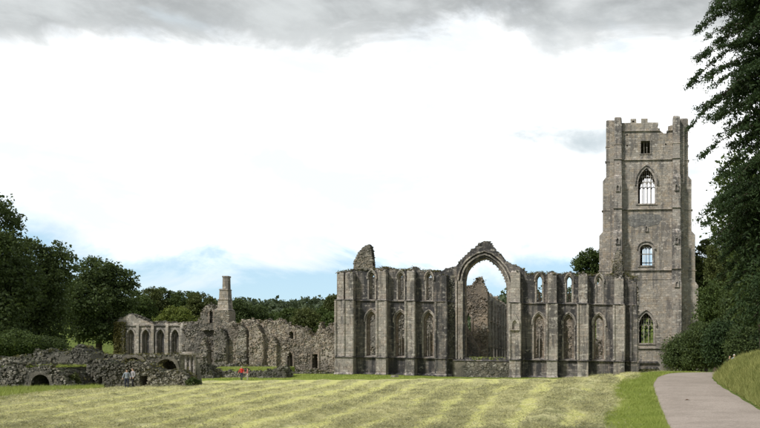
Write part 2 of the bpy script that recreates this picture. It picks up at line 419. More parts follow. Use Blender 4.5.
def windrow(x, y):
    return (1 - sst(44, 56, y)) * 0.15 * np.exp(-((x - path_x(y) + 5.0 + .35 * np.sin(y * .6)) / .75) ** 2) * (0.7 + .3 * np.sin(y * 1.9 + x))
def ground_h(x, y):
    return base_h(x, y) + (0.06 * row_mask(x, y) ** 2 + windrow(x, y)) * mown_mask(x, y)

xs = np.concatenate([np.linspace(-1500, -130, 26)[:-1], np.linspace(-130, -52, 50)[:-1], np.arange(-52, 22, 0.36), np.linspace(22, 80, 40)[1:], np.linspace(80, 1500, 26)[1:]])
ys = np.concatenate([np.linspace(-60, 12, 20)[:-1], np.arange(12, 60, 0.36), np.arange(60, 120, 0.6), np.linspace(120, 460, 90)[1:], np.linspace(460, 4000, 24)[1:]])
GX, GY = np.meshgrid(xs, ys)
nz = np.array([noise.noise((x * 0.9, y * 0.9, 0)) for x, y in zip(GX.ravel(), GY.ravel())]).reshape(GX.shape)
nz2 = np.array([noise.noise((x * 0.25, y * 0.25, 5)) for x, y in zip(GX.ravel(), GY.ravel())]).reshape(GX.shape)
onpath = 1 - sst(HALF + 0.1, HALF + 0.7, np.abs(GX - path_x(GY)))
MM = mown_mask(GX, GY)
WR = windrow(GX, GY)
RM = np.clip(row_mask(GX, GY) + nz * 0.22 + WR * 4, 0, 1)
GZ = base_h(GX, GY) + (1 - onpath) * ((0.07 * RM ** 2 * np.clip(0.75 + nz * 1.3, 0, 1.6) + WR * (1 + nz)) * MM + 0.03 * nz2 + 0.02 * nz) - 0.03 * onpath
ny, nx = GX.shape
vv = np.stack([GX, GY, GZ], -1).reshape(-1, 3)
idx = np.arange(ny * nx).reshape(ny, nx)
qf = np.stack([idx[:-1, :-1], idx[:-1, 1:], idx[1:, 1:], idx[1:, :-1]], -1).reshape(-1, 4)
me = bpy.data.meshes.new('ground')
me.vertices.add(len(vv)); me.vertices.foreach_set('co', vv.astype(np.float32).ravel())
me.loops.add(qf.size); me.loops.foreach_set('vertex_index', qf.astype(np.int32).ravel())
me.polygons.add(len(qf)); me.polygons.foreach_set('loop_start', np.arange(0, qf.size, 4, dtype=np.int32))
me.update(calc_edges=True); me.polygons.foreach_set('use_smooth', np.ones(len(qf), bool))
ca = me.color_attributes.new('cover', 'FLOAT_COLOR', 'POINT')
pxg = path_x(GY)
verge = sst(-3.9, -3.2, GX - pxg + 0.35 * np.sin(GY * 0.35)) * (1 - sst(0, 1.5, GX - pxg)) * (1 - sst(120, 140, GY))
lawn = sst(91, 94, GY + 0.02 * GX + 1.2 * np.sin(GX * 0.21) - 8 * sst(-32, -20, GX)) * sst(-75, -66, GX) * (1 - sst(112, 130, GY))
lawn2 = sst(-46, -56, GX) * sst(84, 92, GY) * (1 - sst(118, 140, GY)) * sst(0.45, 0.5, 0.5 + nz2) * 0.8
lush_m = np.clip(verge + lawn + lawn2, 0, 1)
cc = np.stack([RM, MM, lush_m, np.ones_like(RM)], -1).astype(np.float32)
ca.data.foreach_set('color', cc.ravel())
tag(link_mesh('ground', me, 'field_grass'), kind='structure')

# path
mb = MB(); ysp = np.arange(-20, 104, 0.5); acr = np.linspace(-1, 1, 9)
for y in ysp:
    cxp = float(path_x(y)); wob_l = 0.05 * math.sin(y * 1.3) + 0.03 * math.sin(y * 3.7); wob_r = 0.03 * math.sin(y * 1.7 + 1)
    dx = float(path_x(y + 0.3) - path_x(y - 0.3)) / 0.6; wl = math.sqrt(1 + dx * dx)
    for a in acr:
        x = cxp + a * (HALF * wl) + (wob_l if a < 0 else wob_r) * abs(a)
        mb.v.append((x, y, float(base_h(x, y)) * 0 + float(base_h(np.clip(x, cxp - HALF * 1.05, cxp + HALF * 1.05), y)) + 0.03 * (1 - a * a) + 0.012 - (0.03 if abs(a) > 0.99 else 0)))
for i in range(len(ysp) - 1):
    for k in range(8):
        b = i * 9 + k; mb.f.append((b, b + 1, b + 10, b + 9))
tag(mb.build('path', 'path_gravel', smooth=True), kind='structure')

# ------------------------------------------------------------------ masonry helpers
def rubble_stones(mb, tf, poly, holes, d, size, k, prot=(0.02, 0.16), bulge=0.25, fill=0.97):
    """irregular stones bedded in a wall face, in (u, depth, w); size in metres, k metres per unit"""
    us = [p[0] for p in poly]; ws = [p[1] for p in poly]
    sz = size * 0.74; cell = sz / k; row = 0; w = min(ws) + cell * .2
    while w < max(ws):
        u = min(us) + (row % 2) * cell * .55
        while u < max(us):
            cu, cw_ = u + random.uniform(-.3, .3) * cell, w + random.uniform(-.22, .22) * cell
            if random.random() < fill and (bulge < .2 or random.random() < .25 or noise.noise((cu * k * .42, cw_ * k * .42, d + 7.3)) < .30) and inside(poly, cu, cw_) and not any(inside(h, cu, cw_) for h in holes):
                bl = bulge * max(0, noise.noise((cu * k * 0.5, cw_ * k * 0.5, d)) + .35 * noise.noise((cu * k * 1.7, cw_ * k * 1.7, d)))
                pr = random.uniform(*prot) * random.random() + bl + .02
                big = .85 + .95 * random.random() ** 4
                ru, rw = cell * random.uniform(.48, .78) * big, cell * random.uniform(.34, .56) * big
                rt = random.uniform(-.35, .35); ca_, sa_ = math.cos(rt), math.sin(rt); F_ = []; B_ = []
                for q in range(6):
                    th = (q + random.uniform(-.3, .3)) * math.pi / 3; rr = random.uniform(.82, 1.15)
                    x_, z_ = ru * rr * math.cos(th), rw * rr * math.sin(th); x_, z_ = x_ * ca_ - z_ * sa_, x_ * sa_ + z_ * ca_
                    F_.append((cu + x_ * .8, d - pr + random.uniform(-.03, .03), cw_ + z_ * .8)); B_.append((cu + x_, d + .06, cw_ + z_))
                b0 = len(mb.v); mb.v += F_ + B_; mb.f.append(tuple(b0 + q for q in range(6)))
                mb.f += [(b0 + q, b0 + 6 + q, b0 + 6 + (q + 1) % 6, b0 + (q + 1) % 6) for q in range(6)]
            u += cell * random.uniform(.85, 1.15)
        w += cell * .72; row += 1
def top_stones(mb, line, d0, d1, k, size=0.4, lift=0.25, p=0.9):
    """loose and broken stones along a ruined wall head; line in (u, w)"""
    for (u0, w0), (u1, w1) in zip(line[:-1], line[1:]):
        L = math.hypot(u1 - u0, w1 - w0) * k; n = max(1, int(L / (size * 0.8)))
        for i in range(n):
            for dd_ in np.arange(d0, d1 - size * 0.4, size * 1.1):
                if random.random() > p: continue
                f = (i + random.random()) / n; s = size * random.uniform(0.45, 1.1) / k
                u = u0 + (u1 - u0) * f; w = w0 + (w1 - w0) * f
                h = s * random.uniform(0.4, 0.9); w = w - h * 0.6 + lift * random.random() ** 3 / k
                dm = dd_ + random.random() * size
                mb.box(u - s / 2, u + s / 2, dm - size * 0.4, dm + size * 0.5, w, w + h, 0.08 / k * size)
def wall_plants(parent, tf, line, d0, d1, n, seed=0, mat='leaf_wall', r=0.35, size=0.10, name='wall_top_plants', per=26):
    rg = np.random.default_rng(seed); cs = []
    seg = [math.hypot(b[0] - a[0], b[1] - a[1]) for a, b in zip(line[:-1], line[1:])]
    cum = np.cumsum([0] + seg)
    for i in range(n):
        s = rg.uniform(0, cum[-1]); q = min(int(np.searchsorted(cum, s)) - 1, len(seg) - 1); q = max(q, 0)
        f = (s - cum[q]) / max(seg[q], 1e-6); a, b = line[q], line[q + 1]
        c = np.array(tf(a[0] + (b[0] - a[0]) * f, rg.uniform(d0, d1), a[1] + (b[1] - a[1]) * f))
        p = np.clip(rg.normal(size=(per, 3)), -1.3, 1.3) * np.array([r, r, r * 0.38]) * rg.uniform(0.5, 1.3) + c; p[:, 2] += r * 0.05
        cs.append(p)
    return leaf_mesh(name, np.concatenate(cs), size * np.random.default_rng(seed).uniform(0.6, 1.3, n * per), mat, parent, 'stuff', 0.5)

def rubble_wall(name, label, D, outline, base, lift=.3, holes=(), thick=1.2, size=0.38, mat='rubble_stone', plants=10, cat='wall', shear=0, group=None, bulge=0.3, prot=(0.02, 0.12), recess=None):
    """outline: wall head from left to right (px, py); base py"""
    tf = view_map(D, shear); k = D / F
    line = []
    for (a, b), (c, d) in zip(outline[:-1], outline[1:]):
        n = max(1, int(abs(c - a) * k / 0.45))
        for i in range(n):
            f = i / n; line.append((a + (c - a) * f, W(b + (d - b) * f) + random.uniform(-.22, .22) / k))
    line.append((outline[-1][0], W(outline[-1][1])))
    poly = [(outline[0][0], W(base))] + line + [(outline[-1][0], W(base))]
    cx = (outline[0][0] + outline[-1][0]) / 2
    root = empty(name, tf(cx, 0, W(base)), label, cat, group); root['kind'] = 'thing'
    hs = [[(p[0], W(p[1])) for p in h] for h in holes]
    mb = MB(); mb.slab([poly] + hs, 0.05, thick); mb.build('core', mat, root, tf)
    mb = MB(); rubble_stones(mb, tf, poly, hs, 0.05, size, k, prot, bulge); mb.build('facing_stones', mat, root, tf, 'stuff')
    mb = MB(); top_stones(mb, line, 0.0, thick, k, size * .85, lift); mb.build('broken_top_stones', mat, root, tf, 'stuff')
    for h in hs:
        # voussoirs / dressed surround
        mb = MB(); cxh = sum(p[0] for p in h) / len(h); czh = sum(p[1] for p in h) / len(h)
        q = 0.28 / k
        outer = [(p[0] + (q if p[0] > cxh else -q if p[0] < cxh else 0), p[1] + (q if p[1] > czh else 0)) for p in h]
        if D > 100 or len(h) > 8: mb.ring(outer, h, -0.10, 0.35); mb.build('dressed_surround', 'brown_stone' if D > 100 else mat, root, tf)
        if recess:  # closed box added behind each opening to keep it dark
            us = [p[0] for p in h]; ws_ = [p[1] for p in h]
            a0, a1, z0, z1, e = min(us) - .5, max(us) + .5, min(ws_) - 1, max(ws_) + .4, .25 / k
            for nm_, bx_ in (('recess_shade_back', (a0 - e, a1 + e, thick + recess, thick + recess + .3, z0, z1 + e)), ('recess_shade_top', (a0 - e, a1 + e, thick + .01, thick + recess - .01, z1, z1 + e)), ('recess_shade_side', (a0 - e, a0, thick + .01, thick + recess - .01, z0, z1 - .01)), ('recess_shade_side', (a1, a1 + e, thick + .01, thick + recess - .01, z0, z1 - .01))):
                mb = MB(); mb.box(*bx_); mb.build(nm_, 'rubble_dark' if nm_ == 'recess_shade_back' else mat, root, tf)  # darker back: the shade of a deep recess put into its colour
    if plants: wall_plants(root, tf, line, 0, thick, plants, seed=int(D + cx))
    return root, tf

# ------------------------------------------------------------------ the chapel (tall east wall)
D1 = 110.0; K1 = D1 / F; SH = 0.0165
ct = view_map(D1, SH)
def cw(u, py): return 376.0 - (py - SH * (u - 340))
def CL(pts): return [(u, cw(u, py)) for u, py in pts]
chapel = empty('ruined_chapel', ct(487, 0, 0), 'long roofless chapel wall with tall pointed gable window arch in the middle', 'ruin')
top = CL([(338, 272), (341, 270.5), (346, 271), (353.5, 269.5), (354.3, 260.5), (356.2, 257), (358.6, 252.3), (361, 250.5), (362.5, 247.3), (365.2, 245.7), (367, 244.6), (369.3, 244), (370.6, 247), (371.7, 252), (372.4, 260), (373, 268),
          (381, 268.5), (383.5, 266.8), (386, 266.3), (391, 268.5), (398, 269.4), (404, 269.6), (411, 270.4), (413, 267.5), (415, 266.5), (420, 270.2), (424, 271.5), (429, 270.3), (434, 270.3), (438, 271), (442.7, 271),
          (445, 268.6), (455.8, 266), (460.5, 261), (465.6, 255.5), (470, 251.2), (475.4, 247.4), (479, 244.2), (482, 242), (486, 240.8), (490, 242.5), (493.6, 247.2), (498.3, 252.3), (503.2, 258.8), (508.5, 262), (514.6, 265.3), (524.4, 270), (527.7, 273.5),
          (533, 274.2), (536, 272.5), (542, 272.5), (546, 275), (549, 272.6), (551, 271.2), (554, 271.5), (558, 274.2), (563, 274.6), (567, 273), (572, 273), (577, 276.2), (582, 274.7), (588, 274.4), (592, 275.2), (597, 273.2), (602, 273.2), (606, 275.2), (612.5, 274),
          (614.5, 262), (615.4, 255), (616.6, 252), (618, 250.4), (620, 250.6), (621.5, 254.5), (622, 263), (622.8, 272), (628, 276.2), (634, 277.2), (637, 279)])
topj = []
for (a, b), (c, d) in zip(top[:-1], top[1:]):
    n = max(1, int(abs(c - a) / 2.6))
    for i in range(n): topj.append((a + (c - a) * i / n, b + (d - b) * i / n + random.uniform(-.7, .45)))
topj.append(top[-1])
outline = [(338, -6)] + topj + [(637, -6)]
LW = [(371.6, 0), (400.6, 1), (428.8, 2), (539, 3), (568.8, 4), (599, 5)]
holes = []; spec = []
for cx, i in LW:
    s0 = cw(cx, 355.5 + SH * (cx - 340)); ap = cw(cx, 310.0 + SH * (cx - 340))
    lo = (cx, 5.7, s0, ap - 9.5, ap)
    u0 = cw(cx, 298.8 + SH * (cx - 340)); ua = cw(cx, 271.0 + SH * (cx - 340))
    hi = (cx + .4, 3.4, u0, ua - 5.6, ua)
    spec.append((lo, hi)); holes += [lancet(*lo), lancet(*hi)]
gw = [(464.6, 357.5), (464.6, 281), (465.5, 275), (467.2, 270.5), (470.3, 265.8), (475, 261.8), (480.3, 259), (484.8, 257.6), (489, 259), (496.6, 265), (501.6, 271), (504.8, 277), (506.7, 283.5), (507.3, 290), (507.3, 357.5)]
GW = CL(gw); holes.append(GW)
mb = MB(); mb.slab([outline] + holes, 0.0, 1.25); wall = mb.build('wall', 'chapel_stone', chapel, ct)
# broken wall head, plants
mb = MB(); top_stones(mb, topj, 0.05, 1.2, K1, 0.32, 0.14, 0.6); mb.build('wall_head_stones', 'rubble_dark', chapel, ct, 'stuff')
wall_plants(chapel, ct, [(338.5, 104), (353, 106), (374, 107.2), (384, 109.5), (392, 107.8), (411, 106.6), (415, 110), (420, 106.8), (442, 106.3)], 0, 1.2, 110, 3, r=.36)
wall_plants(chapel, ct, [p for p in topj if p[0] > 524 and p[1] < 108], 0, 1.2, 110, 5, r=.36)
# rubble pinnacle above the south end and the stump at the north end
for lo_u, hi_u, floor, nm in ((353, 373.2, 107, 'pinnacle_stump'), (614, 623, 104, 'corner_stump')):
    mb = MB(); pl = [p for p in topj if lo_u <= p[0] <= hi_u]
    poly = [(lo_u + .4, floor)] + pl + [(hi_u - .4, floor)]
    mb.slab([poly], -0.12, 1.26); rubble_stones(mb, ct, [(lo_u + .4, floor)] + [(q_[0], q_[1] - 1.2) for q_ in pl] + [(hi_u - .4, floor)], [], -0.12, 0.36, K1, (0.02, 0.16), 0.15); mb.build(nm, 'rubble_stone', chapel, ct)
wall_plants(chapel, ct, [(614, 104), (616, 120), (620, 122), (623, 104), (636, 101)], -0.2, 1.0, 22, 9, r=0.45)
# string courses run between buttresses and over them
for py, h, pr in ((300.6, 1.1, 0.22), (357.2, 1.0, 0.30)):
    for (a, b) in ((338.2, 453.5), (523, 636.8)):
        mb = MB(); z = 376 - py
        mb.hexa([(a, -pr, z), (b, -pr, z), (b, 0.04, z - .5), (a, 0.04, z - .5)], [(a, -pr, z + h * .5), (b, -pr, z + h * .5), (b, 0.04, z + h * 1.3), (a, 0.04, z + h * 1.3)])
        mb.build('string_course', 'chapel_stone', wall, ct)
for (a, b) in ((338.0, 452.5), (522.5, 637)):
    mb = MB(); mb.hexa([(a, -0.45, -6), (b, -0.45, -6), (b, 0.03, -6), (a, 0.03, -6)], [(a, -0.45, 2.2), (b, -0.45, 2.2), (b, 0.03, 4.2), (a, 0.03, 4.2)]); mb.build('plinth', 'chapel_stone', wall, ct)

def buttress(u0, u1, topw, p0=1.35, mat='dressed_stone', setoffs=(19.0, 75.6), gablet=None):
    mb = MB(); e = 0.9
    mb.box(u0 - e, u1 + e, -p0 - 0.42, 0.02, -6, 2.4)
    mb.hexa([(u0 - e, -p0 - .42, 2.4), (u1 + e, -p0 - .42, 2.4), (u1 + e, .02, 2.4), (u0 - e, .02, 2.4)], [(u0 - .4, -p0 - .18, 4), (u1 + .4, -p0 - .18, 4), (u1 + .4, .02, 4), (u0 - .4, .02, 4)])
    mb.box(u0 - .4, u1 + .4, -p0 - 0.18, 0.02, 4, setoffs[0] - 1)
    mb.hexa([(u0 - .4, -p0 - .18, setoffs[0] - 1), (u1 + .4, -p0 - .18, setoffs[0] - 1), (u1 + .4, .02, setoffs[0] - 1), (u0 - .4, .02, setoffs[0] - 1)],
            [(u0, -p0, setoffs[0] + .8), (u1, -p0, setoffs[0] + .8), (u1, .02, setoffs[0] + .8), (u0, .02, setoffs[0] + .8)])
    mb.box(u0, u1, -p0, 0.02, setoffs[0] + .8, setoffs[1] - .8)
    p1 = p0 - 0.35
    mb.hexa([(u0, -p0, setoffs[1] - .8), (u1, -p0, setoffs[1] - .8), (u1, .02, setoffs[1] - .8), (u0, .02, setoffs[1] - .8)],
            [(u0 + .5, -p1, setoffs[1] + 1.2), (u1 - .5, -p1, setoffs[1] + 1.2), (u1 - .5, .02, setoffs[1] + 1.2), (u0 + .5, .02, setoffs[1] + 1.2)])
    mb.box(u0 + .5, u1 - .5, -p1, 0.02, setoffs[1] + 1.2, topw - 2.5)
    mb.hexa([(u0 + .5, -p1, topw - 2.5), (u1 - .5, -p1, topw - 2.5), (u1 - .5, .02, topw - 2.5), (u0 + .5, .02, topw - 2.5)],
            [(u0 + 1.2, -p1 * .55, topw - .4), (u1 - 1.5, -p1 * .6, topw), (u1 - 1.5, .02, topw + .3), (u0 + 1, .02, topw)])
    o = mb.build('buttress', mat, chapel, ct)
    for z, dpt in ((setoffs[0], p0 + .32), (setoffs[1], p0 + .12)):       # the string returning round the buttress
        b2 = MB(); b2.hexa([(u0 - .7, -dpt, z - .5), (u1 + .7, -dpt, z - .5), (u1 + .7, .0, z - .5), (u0 - .7, .0, z - .5)], [(u0 - .7, -dpt, z + .35), (u1 + .7, -dpt, z + .35), (u1 + .4, .0, z + .9), (u0 - .4, .0, z + .9)])
        b2.build('string_course', 'chapel_stone', o, ct)
    # angle shafts on the front
    for uu in (u0 + .1, u1 - .1):
        b2 = MB(); b2.tube([ct(uu, -p0 + .02, setoffs[0] + .9), ct(uu, -p0 + .02, setoffs[1] - .9)], [0.19, 0.19], 8); b2.build('angle_shaft', mat, o)
    if gablet:
        b2 = MB(); m = (u0 + u1) / 2
        b2.slab([[(u0 + .3, gablet - 12), (u0 + .3, gablet - 4), (m, gablet + 5), (u1 - .3, gablet - 4), (u1 - .3, gablet - 12)], [(p[0], p[1]) for p in lancet(m, (u1 - u0) * .24, gablet - 11, gablet - 6, gablet - 2, 4)]], -p0 - .3, -p0 + .05)
        b2.build('gablet', mat, o, ct)
    b3 = MB(); top_stones(b3, [(u0 + .6, topw - 1.2), (u1 - .6, topw - 1.2)], -p1, 0.2, K1, .38, .35, .9); b3.build('broken_top_stones', 'rubble_stone', o, ct, 'stuff')
    return o
buttress(338.2, 345.8, 104, 1.1); buttress(347.2, 356.0, 104, 1.4)
buttress(379.4, 388.4, 106.5); buttress(408.0, 416.4, 107)
buttress(437.4, 448.0, 103, 1.2, 'chapel_stone')
buttress(511, 521.2, 108, 1.5, 'dressed_stone', (19.0, 75.6), 60)
buttress(547.8, 557.4, 106.5); buttress(578.2, 588.0, 106); buttress(613.8, 623.8, 103.5)
buttress(631.0, 636.6, 100, 0.7, 'chapel_stone')

def lancet_window(sp, inner, tracery, blocked=None):
    """moulded hood + recessed inner order (+ tracery) in a lancet"""
    cx, h, s0, spn, ap = sp
    o = MB(); a_out = arch_pts(cx, h + 1.7, spn, ap + 2.4, 9); a_in = arch_pts(cx, h + .6, spn, ap + 1.0, 9)
    o.ring([(cx - h - 1.7, spn - 2)] + a_out + [(cx + h + 1.7, spn - 2)], [(cx - h - .6, spn - 2)] + a_in + [(cx + h + .6, spn - 2)], -0.2, 0.03)
    # jamb shafts
    o.ring([(cx - h - .9, s0)] + arch_pts(cx, h + .9, spn, ap + 1.35, 9) + [(cx + h + .9, s0)], [(cx - h + .5, s0)] + arch_pts(cx, h - .5, spn, ap - .7, 9) + [(cx + h - .5, s0)], -0.07, 0.5)
    # sloping sill
    o.hexa([(cx - h - 1.2, -.16, s0 - 1.2), (cx + h + 1.2, -.16, s0 - 1.2), (cx + h + 1.2, 1.0, s0 - 1.2), (cx - h - 1.2, 1.0, s0 - 1.2)], [(cx - h - 1.2, -.16, s0 - .4), (cx + h + 1.2, -.16, s0 - .4), (cx + h + 1.2, 1.0, s0 + 1.2), (cx - h - 1.2, 1.0, s0 + 1.2)])
    w = o.build('window', 'dressed_stone', chapel, ct)
    b = MB()   # inner order, one continuous recessed frame
    b.ring([(cx - h, s0)] + arch_pts(cx, h, spn, ap, 9) + [(cx + h, s0)], [(cx - inner, s0 + 1.2)] + arch_pts(cx, inner, spn - .5, ap - (h - inner) * 1.5, 9) + [(cx + inner, s0 + 1.2)], 0.46, 0.95)
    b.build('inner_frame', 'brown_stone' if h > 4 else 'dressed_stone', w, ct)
    if tracery:
        b = MB(); b.box(cx - .45, cx + .45, 0.55, 0.8, s0 + 1, spn - 1); b.build('mullion', 'dressed_stone', w, ct)
        b = MB(); q = inner / 2
        for s in (-1, 1):
            b.ring(arch_pts(cx + s * q, q, spn - 5, spn - 1.0, 6), arch_pts(cx + s * q, q - .7, spn - 5, spn - 2.2, 6), 0.55, 0.8)
        n = 12; rr = inner * .62
        b.ring([(cx + rr * math.cos(6.2832 * i / n), spn + 2.2 + rr * math.sin(6.2832 * i / n)) for i in range(n)], [(cx + rr * .62 * math.cos(6.2832 * i / n), spn + 2.2 + rr * .62 * math.sin(6.2832 * i / n)) for i in range(n)], 0.55, 0.8, True)
        b.build('tracery', 'dressed_stone', w, ct)
    return w
for i, (lo, hi) in enumerate(spec):
    lancet_window(lo, (3.2, 3.6, 3.2, 3.6, 3.1, 3.6)[i], (False, True, True, True, False, False)[i])
    lancet_window(hi, (1.5, 1.9, 2.0, 2.3, 2.2, 2.2)[i], False)
# broken masonry left in the windows
for (u, w0, w1, r) in ((539.5, 21, 42, 3.0), (566.5, 21, 55, 1.2), (597, 21, 36, 1.6), (602, 26, 30, 1.2), (539, 76, 88, 1.6), (569, 76, 90, 1.4), (400.8, 21, 40, 3.0), (429, 21, 46, 2.5)):
    mb = MB(); poly = [(u - r, w0), (u - r * random.uniform(.7, 1), w1 - 3), (u - r * .2, w1), (u + r * .5, w1 - 2.5), (u + r, w1 - 7 if w1 - w0 > 9 else w0 + 1), (u + r, w0)]
    mb.slab([poly], 1.0, 1.5); rubble_stones(mb, ct, poly, [], 1.0, .4, K1, (.02, .12), .1); mb.build('window_blocking', 'rubble_warm', chapel, ct)

# great window: moulded orders, jamb shafts, sill
arch_c = GW[1:-1]
def offs(pts, d):
    out = []
    for i, p in enumerate(pts):
        a = Vector(pts[max(i - 1, 0)]); b = Vector(pts[min(i + 1, len(pts) - 1)]); tn = (b - a).normalized()
        out.append((p[0] - tn.y * d, p[1] + tn.x * d))
    return out
arch_full = [(GW[0][0], GW[0][1])] + arch_c + [(GW[-1][0], GW[-1][1])]
great = None
for k_, (d0, d1, y0, y1) in enumerate(((-0.9, 1.1, 0.30, 1.0), (0.9, 2.6, 0.02, 0.6), (2.4, 3.9, -0.28, 0.3), (5.6, 7.0, -0.38, 0.05))):
    mb = MB(); mb.ring(offs(arch_full if k_ < 3 else arch_c, d1), offs(arch_full if k_ < 3 else arch_c, d0), y0, y1)
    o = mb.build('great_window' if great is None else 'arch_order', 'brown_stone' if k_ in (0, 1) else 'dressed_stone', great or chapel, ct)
    if great is None: great = o
mb = MB()                                                             # broken cusps of the lost tracery under the arch
for i in range(3, len(arch_c) - 2):
    for f in (0.15, 0.6):
        a = Vector(arch_c[i]); b = Vector(arch_c[i + 1]); p = a.lerp(b, f); tn = (b - a).normalized(); nn = Vector((tn.y, -tn.x))
        q = p + nn * random.uniform(1.3, 2.3); s = tn * random.uniform(.5, .9)
        mb.slab([[tuple(p - s - nn * .2), tuple(p + s - nn * .2), tuple(q + s * .4), tuple(q - s * .5)]], .45, .85)
mb.build('broken_tracery', 'dressed_stone', great, ct, 'stuff')
mb = MB(); mb.hexa([(453, -.5, 17.2), (521, -.5, 17.2), (521, 1.8, 17.2), (453, 1.8, 17.2)], [(453, -.25, 18.4), (521, -.25, 18.4), (521, 1.8, 19.6), (453, 1.8, 19.6)]); mb.build('sill', 'chapel_stone', great, ct)
for uu in (456.5, 459.5, 462.2, 508.8):
    mb = MB(); zt = W(281) + SH * (uu - 340)
    mb.tube([ct(uu, -.1, 19), ct(uu, -.1, zt)], [.17, .17], 8); mb.build('jamb_shaft', 'dressed_stone', great)
wall_plants(great, ct, [(465, 19.5), (507, 19.5)], 0, 1.6, 60, 11, 'grass_lush', .4, .12, 'sill_grass')
mb = MB(); poly = [(449, -5), (449, 101), (454.5, 103), (454.5, -5)]; rubble_stones(mb, ct, poly, [], 0.02, .45, K1, (.02, .12), .2); mb.build('rough_facing_stones', 'rubble_dark', chapel, ct, 'stuff')
mb = MB(); poly = [(464, 0), (464, 17), (508, 17), (508, 0)]; rubble_stones(mb, ct, poly, [], -0.35, .5, K1, (.02, .10), .06); mb.box(453, 511, -.35, .02, -6, 17.1); mb.build('sill_wall', 'rubble_dark', chapel, ct)
tag(link_mesh('fallen_stone', (lambda b: (b.from_pydata([(x * (1 - .3 * (z > 0)), y * (1 - .25 * (z > 0)), z) for z in (0, .5) for x, y in ((-.6, -.4), (.1, -.55), (.65, -.2), (.5, .4), (-.3, .5))], [], [(0, 1, 2, 3, 4), (9, 8, 7, 6, 5)] + [(i, (i + 1) % 5, 5 + (i + 1) % 5, 5 + i) for i in range(5)]), b)[1])(bpy.data.meshes.new('fallen_stone')), 'rubble_dark'),
    'low dark fallen stone on the grass before the chapel buttresses', 'stone').location = (ct(409, -6, 0)[0], 102.5, 0.0)

# walls standing behind the chapel front, seen through its windows
rubble_wall('aisle_wall', 'broken inner wall glimpsed through the left chapel windows', 124, [(349, 286), (356, 279), (380, 277.5), (400, 277), (420, 278.5), (444, 279), (450, 290), (456, 330)], 377, mat='rubble_stone', plants=6, size=.5)
rubble_wall('aisle_wall', 'broken inner wall glimpsed through the right chapel windows', 124, [(522, 316), (534, 306), (548, 312), (566, 318), (580, 322), (590, 338), (601, 342), (606, 330), (612, 326), (630, 330)], 377, mat='rubble_warm', plants=12, size=.5,
            holes=[[(597, 366), (597, 357), (601.5, 357), (601.5, 366)]])

# presbytery side wall, running away behind the great window
pres = empty('presbytery_wall', (-17.6, 118, 0), 'arcaded side wall running back inside the great window arch', 'ruin'); pres['kind'] = 'thing'
def pt(u, d, w): return (-17.6 - d, 118 + u, w)                      # u along the nave, d into the wall, w height
lin = [(0, 12.6)] + [(u, 13.15 + random.uniform(-.35, .3)) for u in np.arange(.6, 29, .7)] + [(29.5, 13)]
hl = [lancet(2.4 + i * 3.6, .95, 2.0, 5.4, 7.4, 6) for i in range(8)]; hu = [lancet(2.4 + i * 3.6, .8, 9.2, 11.2, 12.3, 6) for i in range(8)]
mb = MB(); mb.slab([[(0, -.5)] + lin + [(29.5, -.5)]] + hl + hu, 0, 1.3); pw = mb.build('wall', 'tower_stone', pres, pt)
for i in range(9):
    mb = MB(); u = .6 + i * 3.6; mb.box(u - .28, u + .28, -.42, .02, -.5, 12.2); mb.build('wall_shaft', 'dressed_stone', pres, pt)
for i in range(8):
    mb = MB(); c = 2.4 + i * 3.6
    for (hw, a, b, cpt) in ((1.25, 5.4, 7.85, hl[i]), (1.05, 11.2, 12.65, hu[i])):
        oo = [(c - hw, cpt[0][1])] + arch_pts(c, hw, a, b, 6) + [(c + hw, cpt[0][1])]; mb.ring(oo, cpt, -.18, .3)
    mb.build('window', 'dressed_stone', pres, pt)
for z in (4.9, 8.9):
    mb = MB(); mb.box(0, 29.4, -.25, .02, z - .12, z + .12); mb.build('string_course', 'brown_stone', pw, pt)
mb = MB(); top_stones(mb, lin, 0, 1.3, 1.0, .45, .4, .8); mb.build('broken_top_stones', 'rubble_warm', pres, pt, 'stuff')
rubble_wall('presbytery_pier', 'ragged tall pier of pale rubble standing inside the great window arch', 117.5,
            [(458, 290), (464.8, 287.4), (470.5, 285.8), (475.4, 280), (477, 277.9), (482, 277.3), (482.7, 282.5), (485, 288), (487.5, 293.5)], 377, mat='rubble_warm', plants=5, size=.40, thick=.9, lift=.15,
            holes=[[(466.5, 348), (466.5, 318), (468.5, 312), (471, 318), (471, 348)], [(472.8, 352), (472.8, 346), (475.5, 343.2), (479, 346), (479, 352)]])
mb = MB(); t117 = view_map(116.4); o = empty('fallen_buttress', t117(472, 0, 0), 'sloping raking strut of stone at foot of the ragged pier', 'ruin')
mb.slab([[(464, W(376)), (464, W(322)), (466.5, W(326)), (479, W(349)), (479, W(376))]], 0, .7); mb.build('strut', 'brown_stone', o, t117)
mb = MB(); rubble_stones(mb, t117, [(464, W(376)), (464, W(330)), (479, W(353)), (479, W(376))], [], 0, .4, 116 / F, (.02, .1), .1); mb.build('facing_stones', 'rubble_stone', o, t117, 'stuff')

